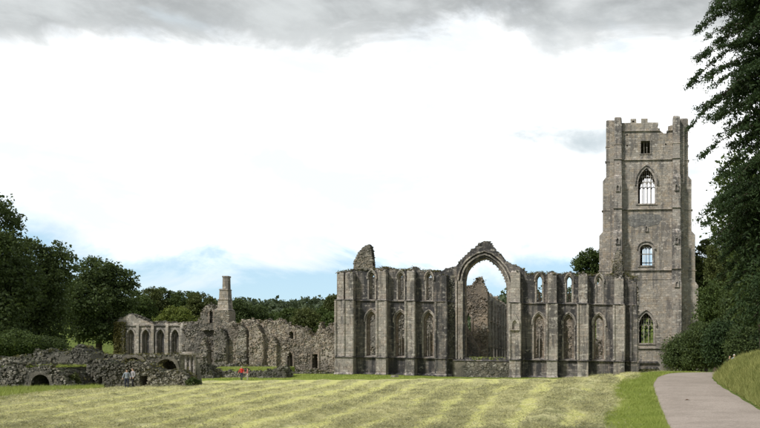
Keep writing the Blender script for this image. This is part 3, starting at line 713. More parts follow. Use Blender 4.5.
# ------------------------------------------------------------------ the tower
D2 = 150.0; K2 = D2 / F
tt0 = view_map(D2)
TC = 649.3; TDEP = 14.4                       # centre column (units) and depth of the shell (m)
tower = empty('bell_tower', tt0(TC, TDEP / 2, 0), 'tall square stone bell tower with stepped buttresses and broken battlements', 'tower')
cxw, cyw, _ = tt0(TC, TDEP / 2, 0)
def face_map(q):
    """local wall coords turned q quarter turns about the tower axis"""
    def tf(u, d, w):
        x, y, z = tt0(u, d, w); x -= cxw; y -= cyw
        for _ in range(q): x, y = -y, x
        return (x + cxw, y + cyw, z)
    return tf
HWU = 37.0                                    # half width of shell in units
def wp(py): return 376 - py
front_top = [(612.3, 127), (617, 127), (617, 121), (624, 121), (624.3, 122.3), (632.7, 122.3), (632.7, 118.4), (638.6, 118.4), (638.6, 122.6), (643.4, 122.6), (643.4, 118.3), (650.0, 118.3), (650, 122.3), (660.6, 122.6), (660.3, 124.2), (659.2, 126.3), (660.8, 128.6), (662.4, 130.6), (664.6, 132.4), (667, 134.9), (668.5, 134), (669.6, 132.6), (670.2, 126.6), (674.5, 125.4), (675, 121), (681.5, 121), (681.5, 127), (686.3, 127)]
side_top = [(612.3, 127), (624, 127), (624, 122.3), (633, 122.3), (633, 118.4), (639, 118.4), (639, 122.4), (646, 122.4), (646, 118.4), (653, 118.4), (653, 122.4), (660, 122.4), (660, 118.4), (666, 118.4), (666, 122.4), (675, 122.4), (675, 127), (686.3, 127)]
win_big = dict(cx=648.7, half=8.7, sill=203.4, spring=184, apex=167.6, lights=4)
win_mid = dict(cx=648.4, half=6.4, sill=265.4, spring=248.5, apex=244.0, lights=3, flat=True, transom=253.6)
win_low = dict(cx=648.4, half=7.5, sill=343.2, spring=325.5, apex=312.4, lights=3)
win_top = dict(cx=647.7, half=4.8, sill=153.6, spring=141.2, apex=140.9, lights=3, flat=True, square=True)
def wshape(o): return lancet(o['cx'], o['half'], wp(o['sill']), wp(o['spring']), wp(o['apex']), 9, o.get('flat', False))
tw_parts = []
for q in range(4):
    tf = face_map(q); tp = front_top if q == 0 else side_top
    if q in (1, 3): a0, a1 = 612.3 + 8.2, 686.3 - 8.2
    else: a0, a1 = 612.3, 686.3
    ws = [win_big, win_mid, win_low, win_top]
    if q != 0: ws = [win_big, dict(win_mid, spring=240, apex=235.5), win_top] if q != 2 else [dict(win_big, spring=174, apex=156), dict(win_mid, spring=240, apex=235.5), win_top] + ([win_low] if q == 2 else [])
    hl = [wshape(o) for o in ws]
    if q == 0:
        hl += [[(x - .7, wp(y) - .8), (x - .7, wp(y) + .8), (x + .7, wp(y) + .8), (x + .7, wp(y) - .8)] for x, y in ((629.4, 134.5), (629.4, 145.2), (668, 144.6))]
        hl.append([(634.5, wp(121.9)), (634.5, wp(120.3)), (636.6, wp(120.3)), (636.6, wp(121.9))])
    outl = [(a0, -4)] + [(max(a0, min(a1, x)) + (0.0007 * i), wp(y)) for i, (x, y) in enumerate(tp)] + [(a1, -4)]
    mb = MB(); mb.slab([outl] + hl, 0 if q != 0 else 0.0, 1.6); wl = mb.build('wall', 'tower_stone', tower, tf); tw_parts.append(wl)
    # string courses
    for py, pr, hh in ((131.0, .28, 1.0), (159.8, .3, 1.0), (209.4, .34, 1.2), (270.4, .34, 1.1), (348.5, .3, 1.0), (279.3, .1, .5)):
        segs = [(624.2, 674.8)] if q == 0 else [(a0 + 4, a1 - 4)]
        if py == 131.0 and q == 0: segs = [(624.2, 662.0), (670.5, 674.8)]
        for a, b in segs:
            mb = MB(); z = wp(py); mb.hexa([(a, -pr, z - hh * .3), (b, -pr, z - hh * .3), (b, .03, z - hh * .6), (a, .03, z - hh * .6)], [(a, -pr, z + hh * .2), (b, -pr, z + hh * .2), (b, .03, z + hh * .9), (a, .03, z + hh * .9)]); mb.build('string_course', 'tower_stone', wl, tf)
    # windows
    for o in ws:
        cx, h = o['cx'], o['half']; s0, sp, ap = wp(o['sill']), wp(o['spring']), wp(o['apex']); fl = o.get('flat', False)
        mb = MB(); A = lambda e, r: arch_pts(cx, h + e, sp, ap + r, 9, fl)
        if o.get('square'):
            mb.ring([(cx - h - 1.1, s0 - 1), (cx - h - 1.1, ap + 1.2), (cx + h + 1.1, ap + 1.2), (cx + h + 1.1, s0 - 1)], [(cx - h + .2, s0), (cx - h + .2, ap), (cx + h - .2, ap), (cx + h - .2, s0)], -.12, .5, True)
        else:
            mb.ring([(cx - h - 3, sp - 1.2)] + A(3, 3.3) + [(cx + h + 3, sp - 1.2)], [(cx - h - 2, sp - 1.2)] + A(2, 2.2) + [(cx + h + 2, sp - 1.2)], -.34, .04)
            mb.ring([(cx - h - 1.7, s0 - .8)] + A(1.7, 1.9) + [(cx + h + 1.7, s0 - .8)], [(cx - h + .4, s0)] + A(-.4, -.5) + [(cx + h - .4, s0)], -.1, .55)
            mb.hexa([(cx - h - 2, -.2, s0 - 1.4), (cx + h + 2, -.2, s0 - 1.4), (cx + h + 2, 1.2, s0 - 1.4), (cx - h - 2, 1.2, s0 - 1.4)], [(cx - h - 2, -.2, s0 - .8), (cx + h + 2, -.2, s0 - .8), (cx + h + 2, 1.2, s0 + .3), (cx - h - 2, 1.2, s0 + .3)])
        wn = mb.build('window', 'dressed_stone' if not o is win_top else 'tower_stone', tower, tf)
        n = o['lights']; lw = 2 * (h - .4) / n
        def arch_at(x):
            if fl: return sp + (ap - sp) * math.sqrt(max(0, 1 - ((x - cx) / h) ** 2)) - .2
            r = ap - sp; Rr = (h * h + r * r) / (2 * h); xx = abs(x - cx); return sp + math.sqrt(max(0, Rr * Rr - (xx + Rr - h) ** 2)) - .3
        mw = .36
        for i in range(1, n):
            x = cx - h + .4 + i * lw; mb = MB(); mb.box(x - mw, x + mw, .7, 1.05, s0 + .2, arch_at(x) + .2); mb.build('mullion', 'tower_stone', wn, tf)
        if o.get('square'): continue
        mb = MB(); lh = sp + (1.0 if n == 4 else -1.5 if not fl else 1.0)
        for i in range(n):
            x = cx - h + .4 + (i + .5) * lw; top_l = min(lh + lw * .55, arch_at(x) - .1)
            mb.ring(arch_pts(x, lw / 2, lh, top_l + .1, 5), arch_pts(x, lw / 2 - .5, lh - .3, top_l - .6, 5), .72, 1.02)
            if not fl:
                mb.box(x - .2, x + .2, .74, 1.0, top_l - .2, arch_at(x))
                for sgn in (-1, 1):
                    xx = x + sgn * lw / 4; tq = min(arch_at(xx) - .2, top_l + lw * 1.3)
                    if tq > top_l + .8: mb.ring(arch_pts(xx, lw / 4, tq - .9, tq, 4), arch_pts(xx, lw / 4 - .3, tq - 1.0, tq - .5, 4), .74, 1.0)
        if o.get('transom'):
            z = wp(o['transom']); b2 = MB(); b2.box(cx - h + .3, cx + h - .3, .69, 1.06, z - .4, z + .4); b2.build('transom', 'tower_stone', wn, tf)
        mb.build('tracery', 'tower_stone', wn, tf)
    if q == 0:
        mb = MB(); mb.ring([(647.2, wp(231))] + arch_pts(648.8, 1.6, wp(228), wp(225.3), 4) + [(650.4, wp(231))], [(648.0, wp(231))] + arch_pts(648.8, .8, wp(228), wp(226.3), 4) + [(649.6, wp(231))], -.25, .02); mb.box(647.2, 650.4, -.3, .02, wp(231.6), wp(231)); mb.build('niche', 'dressed_stone', tower, tf)
        mb = MB(); mb.box(636, 660, -.5, -.02, wp(361.5), wp(363.3)); mb.box(636, 660, -.7, -.02, wp(369), wp(366.8)); mb.build('base_moulding', 'chapel_stone', tower, tf)
    # buttresses on this face: two front-facing shafts, stepping out at each set-off
    stages = [(-4, 285.5, 2.9, 1.1), (None, 234.8, 2.3, .75), (None, 179.6, 1.6, .35), (None, 119.4, 0.95, 0.0)]
    for cxb, hwb in ((620.4, 3.6), (678.4, 3.5)):
        mb = MB(); z0 = -4
        for i, (_, tpy, pr, ex) in enumerate(stages):
            z1 = wp(tpy) if i < 3 else wp(118.6)
            mb.box(cxb - hwb - ex, cxb + hwb + ex, -pr, .02, z0, z1)
            if i < 3:
                p2, e2 = stages[i + 1][2], stages[i + 1][3]
                mb.hexa([(cxb - hwb - ex, -pr, z1), (cxb + hwb + ex, -pr, z1), (cxb + hwb + ex, .02, z1), (cxb - hwb - ex, .02, z1)], [(cxb - hwb - e2, -p2, z1 + 4), (cxb + hwb + e2, -p2, z1 + 4), (cxb + hwb + e2, .02, z1 + 4), (cxb - hwb - e2, .02, z1 + 4)])
                z0 = z1 + 4
            else:
                mb.hexa([(cxb - hwb, -pr, z1), (cxb + hwb, -pr, z1), (cxb + hwb, 1.2, z1), (cxb - hwb, 1.2, z1)], [(cxb - hwb * .7, -pr * .7, z1 + 1.3), (cxb + hwb * .6, -pr * .7, z1 + 1.0), (cxb + hwb * .6, 1.0, z1 + .7), (cxb - hwb * .7, 1.0, z1 + 1.2)])
                mb.box(cxb - hwb, cxb + hwb, .0, 1.2, wp(130), z1)
        bt = mb.build('buttress', 'tower_stone' if q else 'dressed_stone', tower, tf)
        for py, pr, ex in ((159.8, 1.15, .3), (209.4, 1.85, .6), (270.4, 2.55, 1.0), (348.5, 3.1, 1.4), (145.0, 1.05, .2)):
            b2 = MB(); z = wp(py); b2.box(cxb - hwb - ex - .2, cxb + hwb + ex + .2, -pr, .0, z - .35, z + .35); b2.build('string_course', 'tower_stone', bt, tf)
        if q == 0:
            for gz, pr, ex in ((wp(187), 1.65, .3), (wp(240), 2.35, .7), (wp(283), 2.95, 1.0)):
                b2 = MB(); hw2 = hwb * .62
                b2.slab([[(cxb - hw2, gz - 6), (cxb - hw2, gz), (cxb, gz + 4.2), (cxb + hw2, gz), (cxb + hw2, gz - 6)], lancet(cxb, hw2 * .55, gz - 5.5, gz - 2, gz, 4)], -pr - .22, -pr + .03); b2.build('gablet', 'dressed_stone', bt, tf)
mb = MB(); mb.box(621, 677.6, 1.65, TDEP - 1.65, wp(139), wp(137.5)); mb.build('light_block_deck', 'tower_stone', tower, tt0)  # unseen deck added to block sky light, so the windows look dark
# pale weathered panel above the middle window (flat lime skin on the wall)
mb = MB(); pan = [(631, wp(225)), (630, wp(219)), (633.5, wp(215)), (641, wp(214)), (652, wp(213.5)), (662, wp(215)), (664, wp(219)), (661, wp(224)), (652, wp(226.5)), (644, wp(225.5)), (637, wp(227.5))]
mb.slab([pan], -.04, .02); ashlar('lime_skin', (0.27, 0.265, 0.26), (0.15, 0.15, 0.15), (0.26, 0.24, 0.21), (0.42, 0.41, 0.39), 0.6, 0.8, 0.42, 0.58); mb.build('lime_skin', 'lime_skin', tower, tt0)
mb = MB(); top_stones(mb, [(659, wp(127)), (662, wp(131)), (667, wp(135)), (670, wp(132))], 0, 1.5, K2, .45, .3); mb.build('broken_top_stones', 'rubble_stone', tower, tt0, 'stuff')

tower.rotation_euler = (0, 0, R(-3.6))
# low chapel roofline stub beside the tower foot
rubble_wall('transept_wall', 'plain low wall in shade between the chapel end and the tower foot', 140, [(626, 281), (634, 283), (637.5, 288), (638.5, 320)], 377, mat='rubble_stone', plants=2, size=.5)

# ------------------------------------------------------------------ monastic ruins, left of the chapel
rubble_wall('cloister_range', 'long ragged rubble wall with two small pointed windows left of the chapel', 119,
            [(229, 323), (240.5, 323), (241, 320), (246, 320.6), (252, 319.6), (258, 320.7), (258.4, 324.2), (262, 324), (263, 320.4), (268, 321), (275, 322.3), (279, 320.5), (282.8, 321.4), (286, 325), (293, 326), (300.3, 328.4), (306.4, 327.5), (310, 334.5), (311.5, 337), (315, 333.7), (318.5, 329), (320.5, 323), (322.2, 328.4), (325.7, 329.3), (329.2, 325), (333, 323), (338, 324)], 378, mat='rubble_warm', plants=26, size=.36, thick=1.5, bulge=.34, prot=(.02, .14),
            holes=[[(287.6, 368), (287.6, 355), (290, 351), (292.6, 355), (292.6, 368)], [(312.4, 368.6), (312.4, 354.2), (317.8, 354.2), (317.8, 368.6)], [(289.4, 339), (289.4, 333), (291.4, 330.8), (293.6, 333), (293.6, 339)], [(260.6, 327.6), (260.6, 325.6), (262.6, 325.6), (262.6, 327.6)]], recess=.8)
r_, tf_ = rubble_wall('low_ledge', 'low mossy ledge of stones along foot of the ragged range', 116.5, [(283, 373), (290, 371.6), (305, 372), (318, 371.4), (326, 372.4), (338, 372.6)], 378.5, mat='rubble_dark', plants=16, size=.4, thick=.9)
rubble_wall('cloister_wall', 'ragged grey rubble wall left of the chimney', 121, [(182, 327), (186, 325), (190, 323), (195, 322), (200, 319), (204, 321), (210, 322), (216, 322), (231, 322)], 376, mat='rubble_stone', plants=18, size=.36, thick=1.5, bulge=.34, prot=(.02, .14))
for (a, b, t0_, t1_, dep) in ((200, 207, 341, 346, 118.3), (214, 226, 332, 336, 118.2), (236, 246, 338, 330, 118.3), (249, 263, 326, 333, 118.2), (268, 276, 345, 338, 118.4)):
    rubble_wall('masonry_spur', {200: 'narrow rubble spur below the tall slotted gable fragment', 214: 'rounded rubble mass directly beneath the chimney', 236: 'stub of rubble pier right of the chimney foot', 249: 'broad pale rubble pier in middle of ragged range', 268: 'short rubble stub left of the small pointed windows'}[a], dep, [(a, t0_ + 6), (a + 1.5, t0_), ((a + b) / 2, min(t0_, t1_) - 2.5), (b - 1.5, t1_), (b, t1_ + 7)], 376, mat='rubble_stone' if a < 245 else 'rubble_warm', plants=3, size=.4, thick=1.4, bulge=.5, group='rubble spurs on the cloister range')
# gable fragment with a slot
rubble_wall('gable_fragment', 'leaning gable fragment with tall narrow slot beside the chimney', 120.2, [(199.6, 322), (201, 314), (203, 309.5), (206.5, 306), (210, 305), (213.6, 305.5), (215.4, 308), (215.8, 322)], 330, mat='rubble_stone', plants=2, size=.36, thick=1.1,
            holes=[[(209.8, 323), (209.8, 312), (211.4, 309), (213.1, 312), (213.1, 323)]])
# chimney
D3 = 120.0; t3 = view_map(D3); K3 = D3 / F
ch = empty('chimney_stack', t3(224, 0, W(323)), 'tall stepped square stone chimney rising above the ruins', 'chimney')
mb = MB(); mb.slab([[(215.9, W(345)), (215.9, W(311)), (217, W(310)), (229.5, W(310)), (230.6, W(311.5)), (230.6, W(345))]], -.6, 1.6); rubble_stones(mb, t3, [(216, W(345)), (216, W(310.5)), (230.4, W(310.5)), (230.4, W(345))], [], -.6, .38, K3, (.01, .07), .05); mb.build('base', 'rubble_stone', ch, t3)
def stage(nm, u0, u1, z0, z1, y0, y1, tp=0.0, mat='tower_stone'):
    m_ = MB(); kk = tp * K3
    m_.hexa([(u0, y0, z0), (u1, y0, z0), (u1, y1, z0), (u0, y1, z0)], [(u0 + tp, y0 + kk, z1), (u1 - tp, y0 + kk, z1), (u1 - tp, y1 - kk, z1), (u0 + tp, y1 - kk, z1)]); return m_.build(nm, mat, ch, t3)
stage('weathered_shoulder', 216.2, 230.4, W(310), W(308.2), -.55, 1.55, 1.9)
stage('lower_shaft', 218.3, 229.0, W(308.2), W(300.2), -.3, 1.3, .5); stage('offset_course', 218.4, 228.8, W(300.2), W(299.3), -.3, 1.3, 0, 'tower_stone')
stage('middle_shaft', 219.4, 228.4, W(299.3), W(290), -.15, 1.15, .35); stage('offset_course', 219.2, 228.6, W(290), W(288.9), -.18, 1.2, .6, 'tower_stone')
stage('upper_shaft', 222.0, 227.8, W(288.9), W(277.2), .1, .95, .2); stage('cap', 221.8, 228.0, W(277.2), W(275.8), .05, 1.0, 0, 'tower_stone')
# far arcaded wall
D4 = 138.0; t4 = view_map(D4); K4 = D4 / F
fa = empty('arcaded_wall', t4(158, 0, W(372)), 'far wall with row of tall blind pointed arches and ivy end', 'wall'); fa['kind'] = 'thing'
fl = [(116, W(324)), (118.4, W(319.6)), (123, W(317.5)), (131, W(314.4)), (134, W(315.6)), (138, W(317.5)), (144, W(320.4)), (150.7, W(323))] + [(u, W(323.2) + random.uniform(-.7, .6)) for u in np.arange(153, 200, 2.2)] + [(201, W(324))]
hl = [lancet(c, 3.6, W(368), W(336), W(329.5), 7) for c in (131.3, 146.2, 161, 175.6, 189.5)]
mb = MB(); mb.slab([[(116, W(380))] + fl + [(201, W(380))]] + hl, 0, 1.4); fw = mb.build('wall', 'tower_stone', fa, t4)
for i, c in enumerate((131.3, 146.2, 161, 175.6, 189.5)):
    mb = MB(); mb.ring([(c - 5.2, W(368))] + arch_pts(c, 5.2, W(336), W(327.2), 7) + [(c + 5.2, W(368))], [(c - 3.7, W(368))] + arch_pts(c, 3.7, W(336), W(329.4), 7) + [(c + 3.7, W(368))], -.22, .1); an = mb.build('blind_arch', 'dressed_stone', fa, t4)
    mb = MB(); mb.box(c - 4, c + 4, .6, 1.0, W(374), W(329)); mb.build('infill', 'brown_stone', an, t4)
    mb = MB(); mb.slab([lancet(c + .3, 1.3, W(366), W(339), W(333), 5)], .5, .7); mb.build('slit_infill', 'chapel_stone', an, t4)
    mb = MB(); 
    for s in (-2.3, 2.5): mb.box(c + s - .4, c + s + .4, .35, .62, W(370), W(334))
    mb.build('shaft', 'dressed_stone', an, t4)
for u in (123.6, 138.6, 153.5, 167.9, 182.4, 196):
    mb = MB(); mb.box(u - 1.5, u + 1.5, -.45, .02, W(376), W(330)); mb.hexa([(u - 1.5, -.45, W(330)), (u + 1.5, -.45, W(330)), (u + 1.5, .02, W(330)), (u - 1.5, .02, W(330))], [(u - 1.2, -.25, W(324)), (u + 1.2, -.25, W(324)), (u + 1.2, .02, W(324)), (u - 1.2, .02, W(324))]); mb.build('buttress', 'tower_stone', fa, t4)
mb = MB(); mb.box(117, 200, -.25, .02, W(326), W(324.8)); mb.build('string_course', 'dressed_stone', fw, t4)
mb = MB(); top_stones(mb, fl, 0, 1.4, K4, .5, .4); mb.build('broken_top_stones', 'rubble_stone', fa, t4, 'stuff')
rg = np.random.default_rng(4); n = 5200
iv = np.stack([rg.uniform(115.6, 128, n), rg.uniform(-.75, .02, n), W(rg.uniform(322, 372, n))], 1); keep = rg.random(n) < np.clip((128.5 - iv[:, 0]) / 8 + .1 * np.sin(iv[:, 2] * .6), .05, 1)
iv = iv[keep]; leaf_mesh('ivy', np.array([t4(*p) for p in iv]), rg.uniform(.1, .2, len(iv)), 'leaf_wall', fa, 'stuff', .7)

# nearer rubble walls with vault arches
def arcpx(c, h, sill, spring, apex): return [(u, 376 - w) for u, w in lancet(c, h, W(sill), W(spring), W(apex), 8, True)]
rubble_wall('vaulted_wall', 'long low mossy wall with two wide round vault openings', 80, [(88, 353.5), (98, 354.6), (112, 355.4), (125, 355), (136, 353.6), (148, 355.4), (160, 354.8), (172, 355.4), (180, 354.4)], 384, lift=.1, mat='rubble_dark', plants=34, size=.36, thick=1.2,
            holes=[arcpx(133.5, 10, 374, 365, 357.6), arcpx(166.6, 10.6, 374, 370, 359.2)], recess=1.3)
rubble_wall('rubble_bank_wall', 'long heap-like grey rubble wall behind the strolling couple', 70, [(86, 360), (95, 362), (104, 362.5), (112, 363), (120, 364), (126, 363.5), (136, 364), (146, 364), (152, 366.5), (157, 371), (163, 372), (171, 372.5), (176, 371), (180, 367), (184, 372), (190, 379)], 388, lift=.08, mat='rubble_dark', plants=22, size=.30, thick=1.3, bulge=.5, prot=(.02, .2),
            holes=[[(98, 386), (98, 377), (100, 375), (102, 377), (102, 386)], [(90.5, 386), (90.5, 378), (92.5, 376), (94.5, 378), (94.5, 386)], [(139, 385.5), (139, 376), (147.5, 376), (147.5, 385.5)]], recess=.3)
# pier with a flat cap
D5 = 72.0; t5 = view_map(D5)
pr = empty('capped_pier', t5(189, 0, W(384)), 'thin stone shafts carrying a flat slab beside small bush', 'ruin')
for u in (184.5, 188.6, 192.6):
    mb = MB(); mb.tube([t5(u, .3, W(386)), t5(u, .3, W(355))], [.13, .12], 8); mb.build('shaft', 'dressed_stone', pr)
mb = MB(); mb.box(181.2, 196, -.25, .9, W(354.8), W(353.2), .05); mb.box(182.6, 194.6, -.1, .8, W(353.2), W(351.9), .08); mb.build('cap_slab', 'dressed_stone', pr, t5)
mb = MB(); poly = [(181.5, W(386)), (181.8, W(372)), (183, W(362)), (187, W(356)), (191, W(360)), (193.5, W(370)), (196, W(386))]; mb.slab([poly], .5, 1.2); rubble_stones(mb, t5, poly, [], .5, .3, D5 / F, (.02, .15), .3); mb.build('core', 'rubble_dark', pr, t5)
# left ruins
rubble_wall('ruined_pier', 'squat square ruined pier with pale capstone at far left', 76, [(70.5, 352), (71.5, 349.6), (77, 347.4), (82.5, 347.8), (84, 351), (90, 353)], 386, mat='rubble_dark', plants=8, size=.34, thick=2.2)
rubble_wall('low_wall', 'low grey drystone wall left of the squat pier', 78, [(34.5, 352.5), (45, 352), (58, 352.6), (71, 353.4)], 372, mat='rubble_dark', plants=6, size=.34, thick=1.0)
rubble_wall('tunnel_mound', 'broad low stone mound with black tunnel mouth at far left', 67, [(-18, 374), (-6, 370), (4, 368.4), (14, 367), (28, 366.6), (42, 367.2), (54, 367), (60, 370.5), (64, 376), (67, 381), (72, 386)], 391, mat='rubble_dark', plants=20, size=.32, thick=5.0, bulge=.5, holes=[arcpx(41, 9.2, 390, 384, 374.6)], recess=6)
t67 = view_map(67)
mm_ = empty('mound_grass', t67(20, 2, W(367)), 'grassy cap growing on top of the tunnel mound', 'grass')
rg = np.random.default_rng(12); n = 9000
gp = np.stack([rg.uniform(-14, 58, n), rg.uniform(.2, 5, n), np.zeros(n)], 1); gp[:, 2] = W(367.5 + 3 * np.clip((8 - gp[:, 0]) / 26, 0, 1) - .18 * gp[:, 1])
blades('grass', np.array([t67(*p) for p in gp]), .28, .03, 'grass_lush', mm_, 'stuff')
rubble_wall('stepped_wall', 'low dark wall at extreme left edge under the bushes', 84, [(-10, 359), (2, 357.5), (12, 358), (22, 356.5), (35, 356)], 374, mat='rubble_dark', plants=14, size=.36, thick=1.0)
# raised lawn platform with retaining walls behind the red-jacket walkers
rubble_wall('terrace_wall', 'low straight retaining wall of the grassy terrace', 100, [(203, 371), (212, 370.4), (230, 370.6), (252, 370.8), (272, 371), (283, 371.6)], 382, lift=.03, mat='rubble_dark', plants=14, size=.36, thick=3.4, bulge=.15)
rubble_wall('terrace_back_wall', 'low back wall at rear of the grassy terrace', 104.5, [(206, 366), (216, 365.2), (224, 365.8), (236, 365.4), (244, 366), (268, 366.3)], 378, lift=.05, mat='rubble_stone', plants=8, size=.36, thick=.8)
rubble_wall('rubble_heap', 'loose rubble heap at right end of the terrace', 99, [(258, 377), (264, 374), (270, 372), (276, 370), (280, 368), (283.5, 369.5), (286, 375)], 381, mat='rubble_dark', plants=6, size=.45, thick=2.0, bulge=.7)
rubble_wall('rubble_heap', 'loose rubble heap at left end of the terrace', 98, [(196, 372), (198, 366), (201, 363), (205, 366), (210, 371), (213, 377)], 381, mat='rubble_dark', plants=6, size=.45, thick=2.0, bulge=.7)
t100 = view_map(100); rg = np.random.default_rng(13); n = 9000
gp = np.stack([rg.uniform(205, 280, n), rg.uniform(.1, 4.4, n), np.full(n, W(370.4))], 1); gp[:, 2] += .85 * gp[:, 1]
tg = empty('terrace_grass', t100(243, 2, W(370.6)), 'bright lawn on top of the low terrace', 'grass')
mb = MB(); mb.hexa([(204, .1, W(372)), (281, .1, W(372)), (281, 4.5, W(372)), (204, 4.5, W(372))], [(204, .1, W(370.5)), (281, .1, W(370.5)), (281, 4.5, W(366.6)), (204, 4.5, W(366.6))]); mb.build('turf', 'grass_lush', tg, t100)
blades('grass', np.array([t100(*p) for p in gp]) + np.array([0, 0, -.05]), .12, .04, 'grass_lush', tg, 'stuff')

# ------------------------------------------------------------------ vegetation
def crown_points(rg, lobes, leaves, clump_r, shell=0.5):
    """lobes: (centre xyz, radii xyz). Leaf positions gathered in clumps near the lobe surfaces"""
    out = []; tot = sum((l[1][0] * l[1][1] * l[1][2]) ** (2 / 3) for l in lobes)
    cents = []
    for c, r in lobes:
        nl = int(leaves * (r[0] * r[1] * r[2]) ** (2 / 3) / tot); per = 46; nc = max(6, nl // per)
        d = rg.normal(size=(nc, 3)); d /= np.linalg.norm(d, axis=1, keepdims=True)
        rad = shell + (0.99 - shell) * rg.random(nc) ** 0.45
        cc_ = np.array(c) + d * rad[:, None] * np.array(r); cents.append(cc_)
        cr_ = clump_r * rg.uniform(.55, 1.35, nc)
        p = rg.normal(size=(nc, per, 3)); p /= np.linalg.norm(p, axis=2, keepdims=True) ** .55
        p = p * cr_[:, None, None] * np.array([.75, .75, .45]); out.append((cc_[:, None, :] + p).reshape(-1, 3))
    return np.concatenate(out), np.concatenate(cents)
def tree(name, label, base, lobes, mat, leaves=9000, leaf=.28, clump=1.2, trunk=.4, cat='tree', group=None, seed=0, shell=.5, aspect=.6):
    rg = np.random.default_rng(seed + 100)
    root = empty(name, base, label, cat, group)
    pts, cents = crown_points(rg, lobes, leaves, clump, shell)
    leaf_mesh('crown', pts, leaf * rg.uniform(.6, 1.35, len(pts)), mat, root, None, aspect, seed=seed)
    if trunk:
        b = Vector(base); mean = Vector(np.mean([l[0] for l in lobes], axis=0)); tp = Vector((mean.x, mean.y, mean.z))
        mb = MB(); mb.tube([b - Vector((0, 0, .4)), b + (tp - b) * .3 + Vector((.15, .1, 0)), b + (tp - b) * .65, tp], [trunk * 1.3, trunk, trunk * .75, trunk * .35], 9); tr = mb.build('trunk', 'bark', root, smooth=True)
        sel = cents[rg.permutation(len(cents))[:18]]
        for q in sel[:14]:
            q = Vector(q); s = b + (tp - b) * float(rg.uniform(.35, .95)); m_ = s.lerp(q, .5) + Vector((0, 0, -.06 * (q - s).length))
            mb = MB(); mb.tube([s, m_, q], [trunk * .36, trunk * .2, trunk * .06], 6); mb.build('limb', 'bark', tr, smooth=True)
    return root
def L(px, py, rx, ry, D, dd=0.0, rd=None):
    k = D / F; return ((( px - PX) * k, D + dd, EYE + (HY - py) * k), (rx * k, (rd if rd else rx) * k, ry * k))
def gz(px, D): return ((px - PX) * D / F, D, float(base_h((px - PX) * D / F, D)))

tree('oak_tree', 'tallest dark broadleaf tree cut off by left picture edge', gz(-8, 98), [L(-14, 225, 28, 34, 98), L(0, 255, 22, 26, 98, -2), L(-4, 290, 30, 34, 98), L(10, 280, 16, 26, 98, 2), L(-22, 320, 26, 30, 98), L(8, 318, 22, 26, 98, -3)], 'leaf_dark', 34000, .20, 1.15, .6, seed=1)
tree('oak_tree', 'dark rounded broadleaf tree right of the tallest left tree', gz(38, 108), [L(30, 262, 20, 24, 108), L(46, 262, 15, 22, 108, 2), L(54, 285, 12, 20, 108), L(36, 300, 24, 30, 108, -2), L(52, 320, 16, 26, 108), L(20, 325, 20, 26, 108, -2), L(40, 338, 20, 14, 108, -3)], 'leaf_dark', 30000, .21, 1.1, .5, seed=2)
tree('beech_tree', 'broad spreading tree between dark left grove and arcaded wall', gz(96, 140), [L(98, 272, 20, 13, 140), L(84, 284, 18, 16, 140, 2), L(114, 280, 15, 12, 140, 1), L(122, 297, 12, 12, 140), L(97, 300, 26, 20, 140, -2), L(84, 322, 18, 20, 140), L(108, 326, 18, 18, 140)], 'leaf_dark', 26000, .25, 1.15, .55, seed=3)
tree('lime_tree', 'bright yellow-green dome tree behind the arcaded wall', gz(176, 172), [L(176, 317, 13, 9, 172), L(168, 321, 10, 8, 172), L(184, 321, 10, 7, 172)], 'leaf_lime', 9000, .22, 1.0, .35, seed=4)
back = [(138, 305, 13, 14, 190, 'leaf_mid', 'small round tree just right of the broad spreading tree'), (152, 302, 12, 14, 200, 'leaf_olive', 'olive-green tree behind left part of the arcaded wall'), (164, 300, 12, 12, 215, 'leaf_dark', 'dark tree rising left of the bright dome tree'), (186, 303, 13, 12, 205, 'leaf_mid', 'green tree rising right behind the bright dome tree'), (202, 306, 13, 13, 195, 'leaf_olive', 'olive-green tree behind the gable fragment'),
        (241, 311, 12, 12, 185, 'leaf_dark', 'dark tree immediately right of the chimney'), (257, 317, 11, 11, 190, 'leaf_dark', 'dark tree behind notch of the ragged range'), (274, 323, 11, 10, 195, 'leaf_mid', 'mid-green tree behind middle of the ragged range'), (291, 319, 12, 12, 180, 'leaf_mid', 'round tree behind the small pointed windows wall'), (306, 323, 12, 14, 172, 'leaf_olive', 'olive-green tree behind dip of the ragged range'), (322, 320, 12, 12, 180, 'leaf_mid', 'tall green tree left of the chapel corner'), (334, 326, 11, 12, 165, 'leaf_mid', 'leafy tree touching the chapel left corner'), (335, 303, 6, 7, 182, 'leaf_olive', 'thin-topped tree peeping beside the chapel left corner')]
for i, (px, py, rx, ry, D, mt, lb) in enumerate(back):
    tree('valley_tree', lb, gz(px, D), [L(px, py, rx, ry, D), L(px - rx * .5, py + ry * .5, rx * .7, ry * .8, D, -1), L(px + rx * .5, py + ry * .6, rx * .7, ry * .8, D, 1), L(px, py + ry * 1.1, rx * .9, ry * .9, D, -1)], mt, 11000, .24, 1.0, .35, group='trees behind the monastic ruins', seed=20 + i)
tree('ash_tree', 'tree top rising behind the chapel beside the tower', gz(592, 185), [L(592, 258, 12, 10, 185), L(583, 266, 9, 10, 185), L(602, 264, 10, 12, 185), L(592, 285, 17, 22, 185, 2)], 'leaf_mid', 15000, .24, .9, .4, seed=50)
